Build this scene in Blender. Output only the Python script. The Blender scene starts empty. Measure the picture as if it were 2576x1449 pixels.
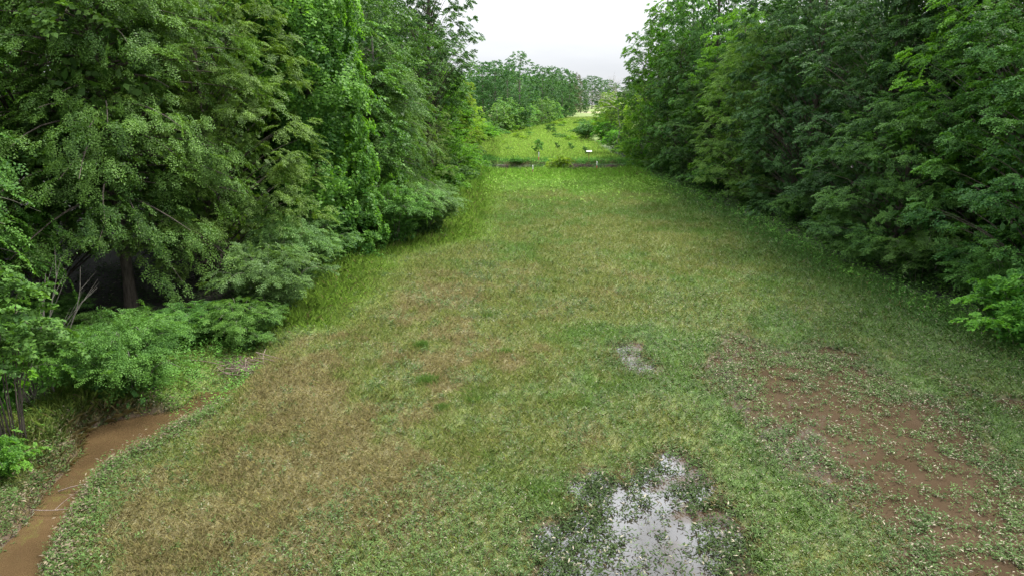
import bpy, math
import numpy as np
R = math.radians
sc = bpy.context.scene
rng = np.random.default_rng(7)

# ---------------------------------------------------------------- camera
cd = bpy.data.cameras.new("camera"); cam = bpy.data.objects.new("camera", cd)
sc.collection.objects.link(cam); sc.camera = cam
cam.location = (0, 0, 11.0); cam.rotation_euler = (R(75), 0, 0)
cd.sensor_width = 36; cd.lens = 24; cd.clip_start = 0.1; cd.clip_end = 6000

# ---------------------------------------------------------------- light
SUN_EL, SUN_AZ = 56, 62          # azimuth clockwise from +Y (the view direction): high, beyond the right-hand trees
w = bpy.data.worlds.new("World"); sc.world = w; w.use_nodes = True
nt = w.node_tree; nt.nodes.clear()
N = nt.nodes.new; Lk = nt.links.new
sky = N('ShaderNodeTexSky'); sky.sky_type = 'NISHITA'; sky.sun_disc = False
sky.sun_elevation = R(SUN_EL); sky.sun_rotation = R(SUN_AZ); sky.air_density = 1.0; sky.dust_density = 2.5
tc = N('ShaderNodeTexCoord'); mp = N('ShaderNodeMapping'); mp.inputs['Scale'].default_value = (1, 1, 5)
nz = N('ShaderNodeTexNoise'); nz.inputs['Scale'].default_value = 2.2; nz.inputs['Detail'].default_value = 6; nz.inputs['Roughness'].default_value = .55
cr = N('ShaderNodeValToRGB'); cr.color_ramp.elements[0].position = .3; cr.color_ramp.elements[1].position = .72
cr.color_ramp.elements[0].color = (3.45, 3.6, 3.85, 1); cr.color_ramp.elements[1].color = (4.5, 4.55, 4.65, 1)
mx = N('ShaderNodeMix'); mx.data_type = 'RGBA'; mx.inputs[0].default_value = .93
bg = N('ShaderNodeBackground'); bg.inputs['Strength'].default_value = .1
wo = N('ShaderNodeOutputWorld')
Lk(tc.outputs['Generated'], mp.inputs['Vector']); Lk(mp.outputs[0], nz.inputs['Vector']); Lk(nz.outputs['Fac'], cr.inputs['Fac'])
# overcast: three times brighter overhead than at the skyline
sx = N('ShaderNodeSeparateXYZ'); Lk(tc.outputs['Generated'], sx.inputs[0])
ml = N('ShaderNodeMath'); ml.operation = 'MULTIPLY_ADD'; ml.inputs[1].default_value = 3.5; ml.inputs[2].default_value = 1.0; ml.use_clamp = False
mxm = N('ShaderNodeMath'); mxm.operation = 'MAXIMUM'; mxm.inputs[1].default_value = 0; Lk(sx.outputs['Z'], mxm.inputs[0]); Lk(mxm.outputs[0], ml.inputs[0])
vs = N('ShaderNodeVectorMath'); vs.operation = 'SCALE'; Lk(cr.outputs[0], vs.inputs[0]); Lk(ml.outputs[0], vs.inputs['Scale'])
n9 = N('ShaderNodeTexNoise'); n9.inputs['Scale'].default_value = 4.5; n9.inputs['Detail'].default_value = 5; Lk(tc.outputs['Generated'], n9.inputs['Vector'])
r9 = N('ShaderNodeMapRange'); r9.inputs['From Min'].default_value = .38; r9.inputs['From Max'].default_value = .62; r9.inputs['To Min'].default_value = .5; r9.inputs['To Max'].default_value = 1.45; Lk(n9.outputs['Fac'], r9.inputs[0])
r8 = N('ShaderNodeMapRange'); r8.inputs['From Min'].default_value = .2; r8.inputs['From Max'].default_value = .5; Lk(sx.outputs['Z'], r8.inputs[0])     # broken cloud higher up
m9 = N('ShaderNodeMix'); m9.data_type = 'FLOAT'; m9.inputs[2].default_value = 1.0; Lk(r8.outputs[0], m9.inputs[0]); Lk(r9.outputs[0], m9.inputs[3])
v9 = N('ShaderNodeVectorMath'); v9.operation = 'SCALE'; Lk(vs.outputs[0], v9.inputs[0]); Lk(m9.outputs[0], v9.inputs['Scale'])
Lk(sky.outputs[0], mx.inputs[6]); Lk(v9.outputs[0], mx.inputs[7]); Lk(mx.outputs[2], bg.inputs['Color']); Lk(bg.outputs[0], wo.inputs[0])

sd = bpy.data.lights.new("sun", 'SUN'); sd.energy = 3.8; sd.angle = R(12); sd.color = (1, .96, .88)
so = bpy.data.objects.new("sun", sd); sc.collection.objects.link(so)
so.rotation_euler = (R(90 - SUN_EL), 0, R(180 - SUN_AZ))
so.location = (40, 20, 60)
sc.view_settings.view_transform = 'Standard'; sc.view_settings.look = 'None'
sc.view_settings.exposure = 1.0; sc.view_settings.gamma = 1
cy = sc.cycles; cy.max_bounces = 5; cy.diffuse_bounces = 3; cy.glossy_bounces = 2; cy.transmission_bounces = 3
cy.transparent_max_bounces = 4; cy.volume_bounces = 0; cy.caustics_reflective = False; cy.caustics_refractive = False
cy.use_denoising = True; cy.denoiser = 'OPENIMAGEDENOISE'; cy.denoising_input_passes = 'RGB_ALBEDO_NORMAL'; cy.denoising_prefilter = 'NONE'

# ---------------------------------------------------------------- helpers
def link(o): sc.collection.objects.link(o); return o
def tag(o, label=None, cat=None, group=None, kind=None):
    for k, v in (('label', label), ('category', cat), ('group', group), ('kind', kind)):
        if v: o[k] = v
    return o
def mesh_np(name, V, F, mat, fattr=None, fcol=None, smooth=False):
    """V (n,3); F (m,k) all faces of one size"""
    me = bpy.data.meshes.new(name)
    V = np.ascontiguousarray(V, np.float32); F = np.ascontiguousarray(F, np.int32)
    m, k = F.shape
    me.vertices.add(len(V)); me.vertices.foreach_set('co', V.ravel())
    me.loops.add(m * k); me.loops.foreach_set('vertex_index', F.ravel())
    me.polygons.add(m); me.polygons.foreach_set('loop_start', np.arange(0, m * k, k, dtype=np.int32))
    if smooth: me.polygons.foreach_set('use_smooth', np.ones(m, bool))
    me.update(calc_edges=True)
    if fattr is not None:
        a = me.attributes.new('v', 'FLOAT', 'FACE'); a.data.foreach_set('value', np.ascontiguousarray(fattr, np.float32))
    if fcol is not None:
        a = me.attributes.new('col', 'FLOAT_COLOR', 'FACE')
        c = np.ones((m, 4), np.float32); c[:, :3] = fcol; a.data.foreach_set('color', c.ravel())
    me.materials.append(mat)
    return me
def obj(name, me, parent=None):
    o = bpy.data.objects.new(name, me); link(o); o.parent = parent; return o

def _h(ix, iy, seed):
    n = (ix.astype(np.int64) * 374761393 + iy.astype(np.int64) * 668265263 + seed * 974634777) & 0x7fffffff
    n = ((n ^ (n >> 13)) * 1274126177) & 0x7fffffff
    n = ((n ^ (n >> 16)) * 60493) & 0x7fffffff
    return (n & 0xffffff) / float(0x1000000)
def vnoise(x, y, seed=0):
    x = np.asarray(x, float); y = np.asarray(y, float)
    ix, iy = np.floor(x), np.floor(y); fx, fy = x - ix, y - iy
    fx = fx * fx * (3 - 2 * fx); fy = fy * fy * (3 - 2 * fy)
    a = _h(ix, iy, seed); b = _h(ix + 1, iy, seed); c = _h(ix, iy + 1, seed); d = _h(ix + 1, iy + 1, seed)
    return (a * (1 - fx) + b * fx) * (1 - fy) + (c * (1 - fx) + d * fx) * fy
def fbm(x, y, seed=0, oct=4):
    s = 0; a = .5; t = 0
    for i in range(oct):
        s = s + a * vnoise(x * 2 ** i + 17 * i, y * 2 ** i - 9 * i, seed + i); t += a; a *= .55
    return s / t
def sstep(a, b, x):
    t = np.clip((x - a) / (b - a), 0, 1); return t * t * (3 - 2 * t)
def seg_dist(x, y, pts):
    d = np.full(np.shape(x), 1e9)
    for (ax, ay), (bx, by) in zip(pts[:-1], pts[1:]):
        vx, vy = bx - ax, by - ay
        t = np.clip(((x - ax) * vx + (y - ay) * vy) / (vx * vx + vy * vy), 0, 1)
        d = np.minimum(d, np.hypot(x - ax - t * vx, y - ay - t * vy))
    return d
def sdf(x, y, poly):                      # negative inside
    d = seg_dist(x, y, poly + [poly[0]]); ins = np.zeros(np.shape(x), bool)
    n = len(poly)
    for i in range(n):
        (ax, ay), (bx, by) = poly[i], poly[(i + 1) % n]
        if ay == by: continue
        c = ((ay > y) != (by > y)) & (x < (bx - ax) * (y - ay) / (by - ay) + ax)
        ins ^= c
    return np.where(ins, -d, d)
CP, SP = math.cos(R(15)), math.sin(R(15))
def gp(px, py, z=0):
    """a point of the survey picture (2576 wide) to the ground at height z"""
    rx = (px - 1288) / 1717; uy = (724.5 - py) / 1717
    t = (z - 11) / (-SP + uy * CP)
    return (rx * t, (CP + uy * SP) * t)
def G(pts, z=0): return [gp(a, b, z) for a, b in pts]

# ---------------------------------------------------------------- lie of the land
CREEK = G([(478,1040),(366,1044),(269,1061),(225,1083),(208,1103),(206,1144),(163,1196),(118,1245),(88,1290),(58,1327),(0,1388),(-70,1449),(-240,1600),
           (50,1600),(100,1449),(122,1388),(158,1327),(173,1290),(206,1245),(247,1196),(328,1146),(400,1106),(466,1066)], -.36)
GULLY = G([(475,1035),(540,990),(600,930),(660,885),(560,850),(420,830)], -.3)
MUD = G([(1860,845),(1960,900),(2060,868),(2150,900),(2260,985),(2380,1010),(2480,1120),(2576,1210),(2700,1449),(2740,1560),(2380,1560),(2290,1350),
         (2200,1290),(2080,1215),(1930,1150),(1890,1040),(1790,960)])
CLEAR = G([(1510,1210),(1590,1235),(1680,1160),(1760,1215),(1850,1330),(1900,1449),(1920,1600),(1300,1600),(1360,1440),(1385,1340),(1470,1290)])
SMALL = G([(1562,872),(1590,868),(1622,925),(1605,938),(1560,900)])
CORNER = G([(2270,1400),(2400,1390),(2500,1449),(2480,1600),(2240,1600)])
RIGHTP = G([(2380,960),(2500,1000),(2560,1010),(2700,1080),(2700,1110),(2540,1030),(2420,985)])
LEFT_EDGE = [(-40, 5), (-21, 14), (-17.5, 20), (-16.5, 24), (-18.5, 30), (-12.8, 33.5), (-12.2, 40), (-12.8, 50), (-6.5, 57), (-6, 70), (-6.4, 119), (-7, 160), (-6, 220), (8, 290), (23, 350), (45, 500), (75, 800)]
RIGHT_EDGE = [(27, 0), (25.5, 22), (24, 33), (22.8, 46), (23.5, 66), (21, 100), (21.5, 130), (22, 205), (34, 290), (44, 370), (58, 500), (95, 800)]
def interp_edge(E, y):
    E = np.array(E); return np.interp(y, E[:, 1], E[:, 0])
def flood(x, y):                          # >0 in the flooded hollows
    wob = (fbm(x * .9, y * .9, 3) - .5) * 1.6
    d = np.minimum.reduce([sdf(x, y, p) for p in (MUD, CLEAR, SMALL, CORNER, RIGHTP)])
    wob = wob + (fbm(x * 2.2, y * 2.2, 4) - .5) * 1.4
    return .35 - (d + wob)
def base_h(x, y):
    z = np.interp(y, [0, 128, 165, 220, 290, 350, 420, 520, 640, 900, 3000], [0, 0, .1, 1.1, 3.6, 5.3, 6.2, 7.6, 9.2, 9.0, 8.6])
    z = z + sstep(150, 260, y) * 1.2 * (fbm(x * .02, y * .02, 31) - .5)
    return z
def terrain(x, y):
    x = np.asarray(x, float); y = np.asarray(y, float)
    z = base_h(x, y)
    near = (y < 70) & (np.abs(x) < 45)
    z = z + .05 * (fbm(x * .5, y * .5, 5) - .35) * (1 - sstep(100, 160, y))
    dc = sdf(x, y, CREEK) + .3 * (fbm(x * 1.1, y * 1.1, 8) - .5)
    wl_ = np.where(x < -12.5 - .12 * (y - 14), 1.5, .8)
    bank = 1 - sstep(-.5 * wl_, .6 * wl_, dc)
    z = z - bank * .8
    dg = seg_dist(x, y, GULLY)
    z = z - .6 * (1 - sstep(.2, 1.8, dg)) * (1 - bank)
    # low woods floor by the creek
    le = interp_edge(LEFT_EDGE, y)
    z = z - .35 * sstep(0, 4, le - x) * (1 - sstep(36, 48, y)) * (1 - bank)
    fl = flood(x, y)
    z = z - .16 * sstep(-.15, .5, fl)
    # ditch across the corridor with a cut far bank
    wob = 3.2 * (fbm(x * .22, y * 0 + 3, 12) - .5)
    q = y + wob
    inx = sstep(-9, -5.5, x) * (1 - sstep(26, 31, x))
    d = sstep(119.0, 121.0, q) * (1 - sstep(126.2, 127.0, q))
    d = d * (.3 + .7 * sstep(.3, .55, vnoise(x * .35, y * .2, 61)))
    z = z - 1.3 * d * inx + .35 * sstep(126.2, 127.0, q) * (1 - sstep(128, 136, q)) * inx
    return z
def hz(x, y): return float(terrain(np.array([x]), np.array([y]))[0])

# ---------------------------------------------------------------- materials
def new_mat(name):
    m = bpy.data.materials.new(name); m.use_nodes = True; t = m.node_tree; t.nodes.clear(); return m, t
def leaf_mat(name, dark, light, trans=.25, hue=.008, rough=.55):
    m, t = new_mat(name); n = t.nodes.new; l = t.links.new
    at = n('ShaderNodeAttribute'); at.attribute_name = 'v'
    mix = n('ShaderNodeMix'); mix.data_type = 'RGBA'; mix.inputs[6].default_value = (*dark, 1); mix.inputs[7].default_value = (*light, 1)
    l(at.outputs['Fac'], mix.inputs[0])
    oi = n('ShaderNodeObjectInfo'); mr = n('ShaderNodeMapRange'); mr.inputs['To Min'].default_value = .5 - hue; mr.inputs['To Max'].default_value = .5 + hue
    l(oi.outputs['Random'], mr.inputs['Value'])
    hs = n('ShaderNodeHueSaturation'); l(mr.outputs[0], hs.inputs['Hue']); l(mix.outputs[2], hs.inputs['Color'])
    m2 = n('ShaderNodeMath'); m2.operation = 'MULTIPLY_ADD'; m2.inputs[1].default_value = .35; m2.inputs[2].default_value = .83
    l(oi.outputs['Random'], m2.inputs[0]); l(m2.outputs[0], hs.inputs['Value'])
    p = n('ShaderNodeBsdfPrincipled'); p.inputs['Roughness'].default_value = rough; p.inputs['Specular IOR Level'].default_value = .2
    l(hs.outputs[0], p.inputs['Base Color'])
    tr = n('ShaderNodeBsdfTranslucent'); g = n('ShaderNodeMix'); g.data_type = 'RGBA'; g.blend_type = 'MULTIPLY'; g.inputs[0].default_value = 1
    g.inputs[7].default_value = (1.7, 1.75, .7, 1); l(hs.outputs[0], g.inputs[6]); l(g.outputs[2], tr.inputs[0])
    ms = n('ShaderNodeMixShader'); ms.inputs[0].default_value = trans
    o = n('ShaderNodeOutputMaterial'); l(p.outputs[0], ms.inputs[1]); l(tr.outputs[0], ms.inputs[2]); l(ms.outputs[0], o.inputs[0])
    return m
def col_mat(name, trans=.25, rough=.65):
    m, t = new_mat(name); n = t.nodes.new; l = t.links.new
    at = n('ShaderNodeAttribute'); at.attribute_name = 'col'
    p = n('ShaderNodeBsdfPrincipled'); p.inputs['Roughness'].default_value = rough; p.inputs['Specular IOR Level'].default_value = .15
    l(at.outputs['Color'], p.inputs['Base Color'])
    tr = n('ShaderNodeBsdfTranslucent'); l(at.outputs['Color'], tr.inputs[0])
    ms = n('ShaderNodeMixShader'); ms.inputs[0].default_value = trans
    o = n('ShaderNodeOutputMaterial'); l(p.outputs[0], ms.inputs[1]); l(tr.outputs[0], ms.inputs[2]); l(ms.outputs[0], o.inputs[0])
    return m
def noisy_mat(name, c1, c2, scale=6, rough=.9, bump=.3, coord='Object', stretch=(1, 1, 1)):
    m, t = new_mat(name); n = t.nodes.new; l = t.links.new
    tcx = n('ShaderNodeTexCoord'); mpx = n('ShaderNodeMapping'); mpx.inputs['Scale'].default_value = stretch
    nzx = n('ShaderNodeTexNoise'); nzx.inputs['Scale'].default_value = scale; nzx.inputs['Detail'].default_value = 8; nzx.inputs['Roughness'].default_value = .65
    l(tcx.outputs[coord], mpx.inputs[0]); l(mpx.outputs[0], nzx.inputs['Vector'])
    rp = n('ShaderNodeValToRGB'); rp.color_ramp.elements[0].position = .35; rp.color_ramp.elements[1].position = .65
    rp.color_ramp.elements[0].color = (*c1, 1); rp.color_ramp.elements[1].color = (*c2, 1); l(nzx.outputs['Fac'], rp.inputs[0])
    p = n('ShaderNodeBsdfPrincipled'); p.inputs['Roughness'].default_value = rough; l(rp.outputs[0], p.inputs['Base Color'])
    b = n('ShaderNodeBump'); b.inputs['Strength'].default_value = bump; b.inputs['Distance'].default_value = .05
    l(nzx.outputs['Fac'], b.inputs['Height']); l(b.outputs[0], p.inputs['Normal'])
    o = n('ShaderNodeOutputMaterial'); l(p.outputs[0], o.inputs[0]); return m

M_bark = noisy_mat('bark_brown', (.035, .028, .022), (.11, .09, .07), 9, .95, .8, stretch=(1, 1, .25))
M_bark_grey = noisy_mat('bark_grey', (.07, .062, .052), (.22, .2, .17), 9, .95, .8, stretch=(1, 1, .3))
M_bark_pale = noisy_mat('bark_pale', (.25, .22, .19), (.45, .41, .37), 12, .9, .3)
M_elm = leaf_mat('leaf_elm', (.026, .078, .014), (.130, .265, .046))
M_elm2 = leaf_mat('leaf_elm_olive', (.042, .092, .016), (.175, .300, .055))
M_oak = leaf_mat('leaf_oak', (.020, .066, .016), (.102, .215, .040))
M_oak_blue = leaf_mat('leaf_bluish', (.016, .056, .018), (.080, .185, .048))
M_gum = leaf_mat('leaf_sweetgum', (.030, .10, .012), (.145, .32, .030), .4)
M_vine = leaf_mat('leaf_vine', (.030, .10, .016), (.160, .33, .045), .4)
M_privet = leaf_mat('leaf_privet', (.030, .092, .018), (.115, .25, .042))
M_bush = leaf_mat('leaf_bush', (.040, .092, .026), (.14, .25, .070))
M_yellow = leaf_mat('leaf_yellowish', (.075, .16, .014), (.22, .33, .035), .42)
M_young = leaf_mat('leaf_young', (.06, .15, .04), (.19, .34, .09), .35)
M_far = leaf_mat('leaf_far', (.022, .075, .024), (.085, .185, .05), .25)  # distance haze painted into these paler, bluer leaf tones
M_far_brown = leaf_mat('leaf_far_brown', (.06, .065, .04), (.12, .12, .08), .3)
M_ground_leaf = col_mat('ground_leaf'); M_blade = col_mat('grass_blade', .3)

# ground
m, t = new_mat('ground_soil'); n = t.nodes.new; l = t.links.new
at = n('ShaderNodeAttribute'); at.attribute_name = 'gcol'
geo = n('ShaderNodeNewGeometry')
n1 = n('ShaderNodeTexNoise'); n1.inputs['Scale'].default_value = 1.3; n1.inputs['Detail'].default_value = 10; n1.inputs['Roughness'].default_value = .7
n2 = n('ShaderNodeTexNoise'); n2.inputs['Scale'].default_value = 9; n2.inputs['Detail'].default_value = 6
l(geo.outputs['Position'], n1.inputs['Vector']); l(geo.outputs['Position'], n2.inputs['Vector'])
r1 = n('ShaderNodeMapRange'); r1.inputs['From Min'].default_value = .3; r1.inputs['From Max'].default_value = .7; r1.inputs['To Min'].default_value = .6; r1.inputs['To Max'].default_value = 1.35; l(n1.outputs['Fac'], r1.inputs[0])
r2 = n('ShaderNodeMapRange'); r2.inputs['From Min'].default_value = .35; r2.inputs['From Max'].default_value = .65; r2.inputs['To Min'].default_value = .65; r2.inputs['To Max'].default_value = 1.3; l(n2.outputs['Fac'], r2.inputs[0])
mm = n('ShaderNodeMath'); mm.operation = 'MULTIPLY'; l(r1.outputs[0], mm.inputs[0]); l(r2.outputs[0], mm.inputs[1])
vm = n('ShaderNodeVectorMath'); vm.operation = 'SCALE'; l(at.outputs['Color'], vm.inputs[0]); l(mm.outputs[0], vm.inputs['Scale'])
p = n('ShaderNodeBsdfPrincipled'); p.inputs['Roughness'].default_value = .85; l(vm.outputs[0], p.inputs['Base Color'])
b = n('ShaderNodeBump'); b.inputs['Strength'].default_value = .5; b.inputs['Distance'].default_value = .06; l(n2.outputs['Fac'], b.inputs['Height']); l(b.outputs[0], p.inputs['Normal'])
o = n('ShaderNodeOutputMaterial'); l(p.outputs[0], o.inputs[0]); M_ground = m

def water_mat(name, c1, c2, ior, rough, bump):
    m, t = new_mat(name); n = t.nodes.new; l = t.links.new
    g = n('ShaderNodeNewGeometry'); a = n('ShaderNodeTexNoise'); a.inputs['Scale'].default_value = .6; a.inputs['Detail'].default_value = 5
    l(g.outputs['Position'], a.inputs['Vector'])
    rp = n('ShaderNodeValToRGB'); rp.color_ramp.elements[0].color = (*c1, 1); rp.color_ramp.elements[1].color = (*c2, 1)
    rp.color_ramp.elements[0].position = .35; rp.color_ramp.elements[1].position = .65; l(a.outputs['Fac'], rp.inputs[0])
    p = n('ShaderNodeBsdfPrincipled'); p.inputs['Roughness'].default_value = rough; p.inputs['IOR'].default_value = ior; l(rp.outputs[0], p.inputs['Base Color'])
    b2 = n('ShaderNodeTexNoise'); b2.inputs['Scale'].default_value = 5; b2.inputs['Detail'].default_value = 2; l(g.outputs['Position'], b2.inputs['Vector'])
    b = n('ShaderNodeBump'); b.inputs['Strength'].default_value = bump; b.inputs['Distance'].default_value = .01; l(b2.outputs['Fac'], b.inputs['Height']); l(b.outputs[0], p.inputs['Normal'])
    o = n('ShaderNodeOutputMaterial'); l(p.outputs[0], o.inputs[0]); return m
M_creek = water_mat('muddy_creek_water', (.064, .041, .020), (.088, .057, .027), 1.9, .03, .10)
M_flood = water_mat('flood_water', (.046, .031, .019), (.062, .043, .027), 1.36, .03, .05)
# the water clears (and mirrors more strongly) away from the stirred-up mud
t = M_flood.node_tree; n = t.nodes.new; l = t.links.new
pb = [q for q in t.nodes if q.type == 'BSDF_PRINCIPLED'][0]; g_ = n('ShaderNodeNewGeometry'); sx_ = n('ShaderNodeSeparateXYZ'); l(g_.outputs['Position'], sx_.inputs[0])
na = n('ShaderNodeTexNoise'); na.inputs['Scale'].default_value = .55; na.inputs['Detail'].default_value = 4; l(g_.outputs['Position'], na.inputs['Vector'])
m1 = n('ShaderNodeMath'); m1.operation = 'MULTIPLY_ADD'; m1.inputs[1].default_value = 9; l(na.outputs['Fac'], m1.inputs[0]); l(sx_.outputs['X'], m1.inputs[2])
m2 = n('ShaderNodeMapRange'); m2.inputs['From Min'].default_value = 8.7; m2.inputs['From Max'].default_value = 10.4; m2.interpolation_type = 'SMOOTHSTEP'; l(m1.outputs[0], m2.inputs[0])
mi = n('ShaderNodeMix'); mi.data_type = 'RGBA'; mi.inputs[6].default_value = (.03, .026, .02, 1); l(m2.outputs[0], mi.inputs[0]); l(pb.inputs['Base Color'].links[0].from_socket, mi.inputs[7]); l(mi.outputs[2], pb.inputs['Base Color'])
m3 = n('ShaderNodeMapRange'); m3.inputs['To Min'].default_value = 2.9; m3.inputs['To Max'].default_value = 1.36; l(m2.outputs[0], m3.inputs[0]); l(m3.outputs[0], pb.inputs['IOR'])

# ---------------------------------------------------------------- ground sheet
def axis(segs):
    out = []
    for a, b_, st in segs: out += list(np.arange(a, b_, st))
    return np.array(out + [segs[-1][1]])
gx = axis([(-1600, -200, 100), (-200, -60, 10), (-60, -26, 2), (-26, 28, .22), (28, 70, 2), (70, 200, 10), (200, 1600, 100)])
gy = axis([(-200, 0, 20), (0, 10, 1), (10, 36, .22), (36, 60, .5), (60, 118, 1.5), (118, 132, .4), (132, 300, 4), (300, 700, 12), (700, 3200, 125)])
GX, GY = np.meshgrid(gx, gy); Z = terrain(GX, GY)
def ground_rgb(x, y):
    """what covers the ground: tan dead grass, live grass, mud, leaf litter; tree shadow painted in along the right-hand edge"""
    x = np.asarray(x, float); y = np.asarray(y, float)
    le = interp_edge(LEFT_EDGE, y); re = interp_edge(RIGHT_EDGE, y)
    dl = x - le; dr = re - x
    tan = np.array([.255, .225, .098]); olive = np.array([.19, .215, .062]); green = np.array([.12, .205, .042])
    lime = np.array([.185, .30, .045]); deep = np.array([.06, .15, .035]); litter = np.array([.022, .022, .012]); mud = np.array([.10, .062, .036])
    f1 = fbm(x * .35, y * .28, 40); f2 = fbm(x * .09, y * .07, 41); f3 = fbm(x * 1.3, y * 1.1, 42)
    g = np.clip((f1 * .5 + f2 * .5 + f3 * .35 - .50) * 2.1, .12, 1)
    g = np.clip(g + .35 * sstep(28, 60, y) - .30 * np.exp(-((x + 6) / 7) ** 2 - ((y - 20) / 8) ** 2) + .35 * sstep(-1, 6, x) * (1 - sstep(30, 45, y)), 0, 1)
    c = tan + (olive - tan) * sstep(0, .5, g)[..., None]
    c = c + (green - c) * sstep(.5, 1, g)[..., None]
    k = (1 - sstep(2.0, 6.5, dl + 3.5 * (f1 - .5))) * sstep(20, 26, y) * .95
    c = c + (lime - c) * k[..., None]
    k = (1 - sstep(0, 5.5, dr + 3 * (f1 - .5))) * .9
    c = c + (deep * 1.25 - c) * k[..., None]  # dark green cover, deepened by tree shadow put into the colour
    k = sstep(74, 112, y + 16 * (f1 - .5) * 2)
    farg = np.array([.20, .37, .05]); c = c + (farg - c) * k[..., None]
    k = sstep(122, 127, y); teal = np.array([.11, .28, .06])
    c = c + (teal - c) * (k * (1 - sstep(134, 150, y + 16 * (f1 - .5))))[..., None]
    k = sstep(134, 150, y + 16 * (f1 - .5))
    yel = np.array([.26, .39, .07]); c = c + (yel * (.75 + .5 * f3)[..., None] - c) * k[..., None]
    k = sstep(300, 340, y); c = c + (np.array([.24, .33, .075]) - c) * k[..., None]
    k = sstep(405, 418, y) * (1 - sstep(450, 470, y)) * sstep(-2, 4, x - (y * .102 - 2)) * .9
    c = c + (np.array([.46, .40, .24]) - c) * k[..., None]
    # litter in the woods
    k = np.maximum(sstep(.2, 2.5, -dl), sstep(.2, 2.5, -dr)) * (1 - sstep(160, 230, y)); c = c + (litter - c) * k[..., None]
    k = sstep(-.5, .2, flood(x, y)); c = c + (mud - c) * k[..., None]
    k = (1 - sstep(.1, .9, sdf(x, y, CREEK))); c = c + (mud * 1.25 - c) * k[..., None]
    inx = sstep(-5, -1, x) * (1 - sstep(20, 24, x))
    k = sstep(120.5, 122, y) * (1 - sstep(127.2, 128., y)) * inx; c = c + (np.array([.08, .052, .034]) - c) * (k * sstep(.3, .55, vnoise(x * .35, y * .2, 61)))[..., None]
    return c
ny, nx = GX.shape
V = np.stack([GX, GY, Z], -1).reshape(-1, 3)
i = np.arange(ny * nx).reshape(ny, nx)
F = np.stack([i[:-1, :-1], i[:-1, 1:], i[1:, 1:], i[1:, :-1]], -1).reshape(-1, 4)
me = mesh_np('ground', V, F, M_ground, smooth=True)
a = me.attributes.new('gcol', 'FLOAT_COLOR', 'POINT'); c4 = np.ones((len(V), 4), np.float32); c4[:, :3] = ground_rgb(V[:, 0], V[:, 1]) * .55  # whole sheet darkened, standing in for shadows between grass blades
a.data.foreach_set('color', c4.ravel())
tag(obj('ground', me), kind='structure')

def sheet(name, poly, z, mat, label):
    me = bpy.data.meshes.new(name); me.from_pydata([(x, y, z) for x, y in poly], [], [list(range(len(poly)))]); me.materials.append(mat)
    tag(obj(name, me), kind='structure')
sheet('flood_water', [(-1, 9), (30, 9), (30, 36), (-1, 36)], -.055, M_flood, '')
sheet('creek_water', [(-34, 5), (-9.5, 5), (-9.5, 26), (-34, 26)], -.38, M_creek, '')

# ---------------------------------------------------------------- leaves
def unit(a): return a / np.maximum(np.linalg.norm(a, axis=-1, keepdims=True), 1e-9)
def leaf_quads(P, D, Nn, s, w=.5, fold=.12):
    D = unit(D); S = unit(np.cross(Nn, D)); U = np.cross(D, S)
    s = np.asarray(s)[:, None]
    mid = P + D * s * .42
    V = np.stack([P, mid + S * s * w / 2 + U * s * fold, P + D * s, mid - S * s * w / 2 + U * s * fold], 1)
    return V.reshape(-1, 3), np.arange(len(P) * 4, dtype=np.int32).reshape(-1, 4)
def spray_template(rg, L=1.3, leaf=.12, step=.055, side_n=9, side_len=.55, droop=.25, jit=.5):
    P, D, Nn, S = [], [], [], []
    def twig(p0, d0, ln):
        k = max(2, int(ln / step)); side = 1
        for i in range(k):
            u = (i + .5) / k; p = p0 + d0 * ln * u + np.array([0, 0, -droop * ln * u * u])
            lat = np.cross([0, 0, 1], d0); lat /= np.linalg.norm(lat) + 1e-9
            d = d0 * .55 + lat * side * .85 + rg.normal(0, .22, 3) + np.array([0, 0, -.28])
            P.append(p); D.append(d); Nn.append(np.array([0, 0, 1]) + rg.normal(0, jit, 3)); S.append(leaf * rg.uniform(.65, 1.15)); side = -side
    twig(np.zeros(3), np.array([1., 0, 0]), L)
    for i in range(side_n):
        u = .1 + .8 * (i + rg.uniform(0, 1)) / side_n; sd_ = 1 if i % 2 else -1
        ang = sd_ * rg.uniform(.5, 1.0); p0 = np.array([L * u, 0, -droop * L * u * u])
        twig(p0, np.array([math.cos(ang), math.sin(ang), rg.uniform(-.15, .12)]), side_len * (1.15 - u * .75) * rg.uniform(.7, 1.2))
    return np.array(P), np.array(D), unit(np.array(Nn)), np.array(S)
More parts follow.
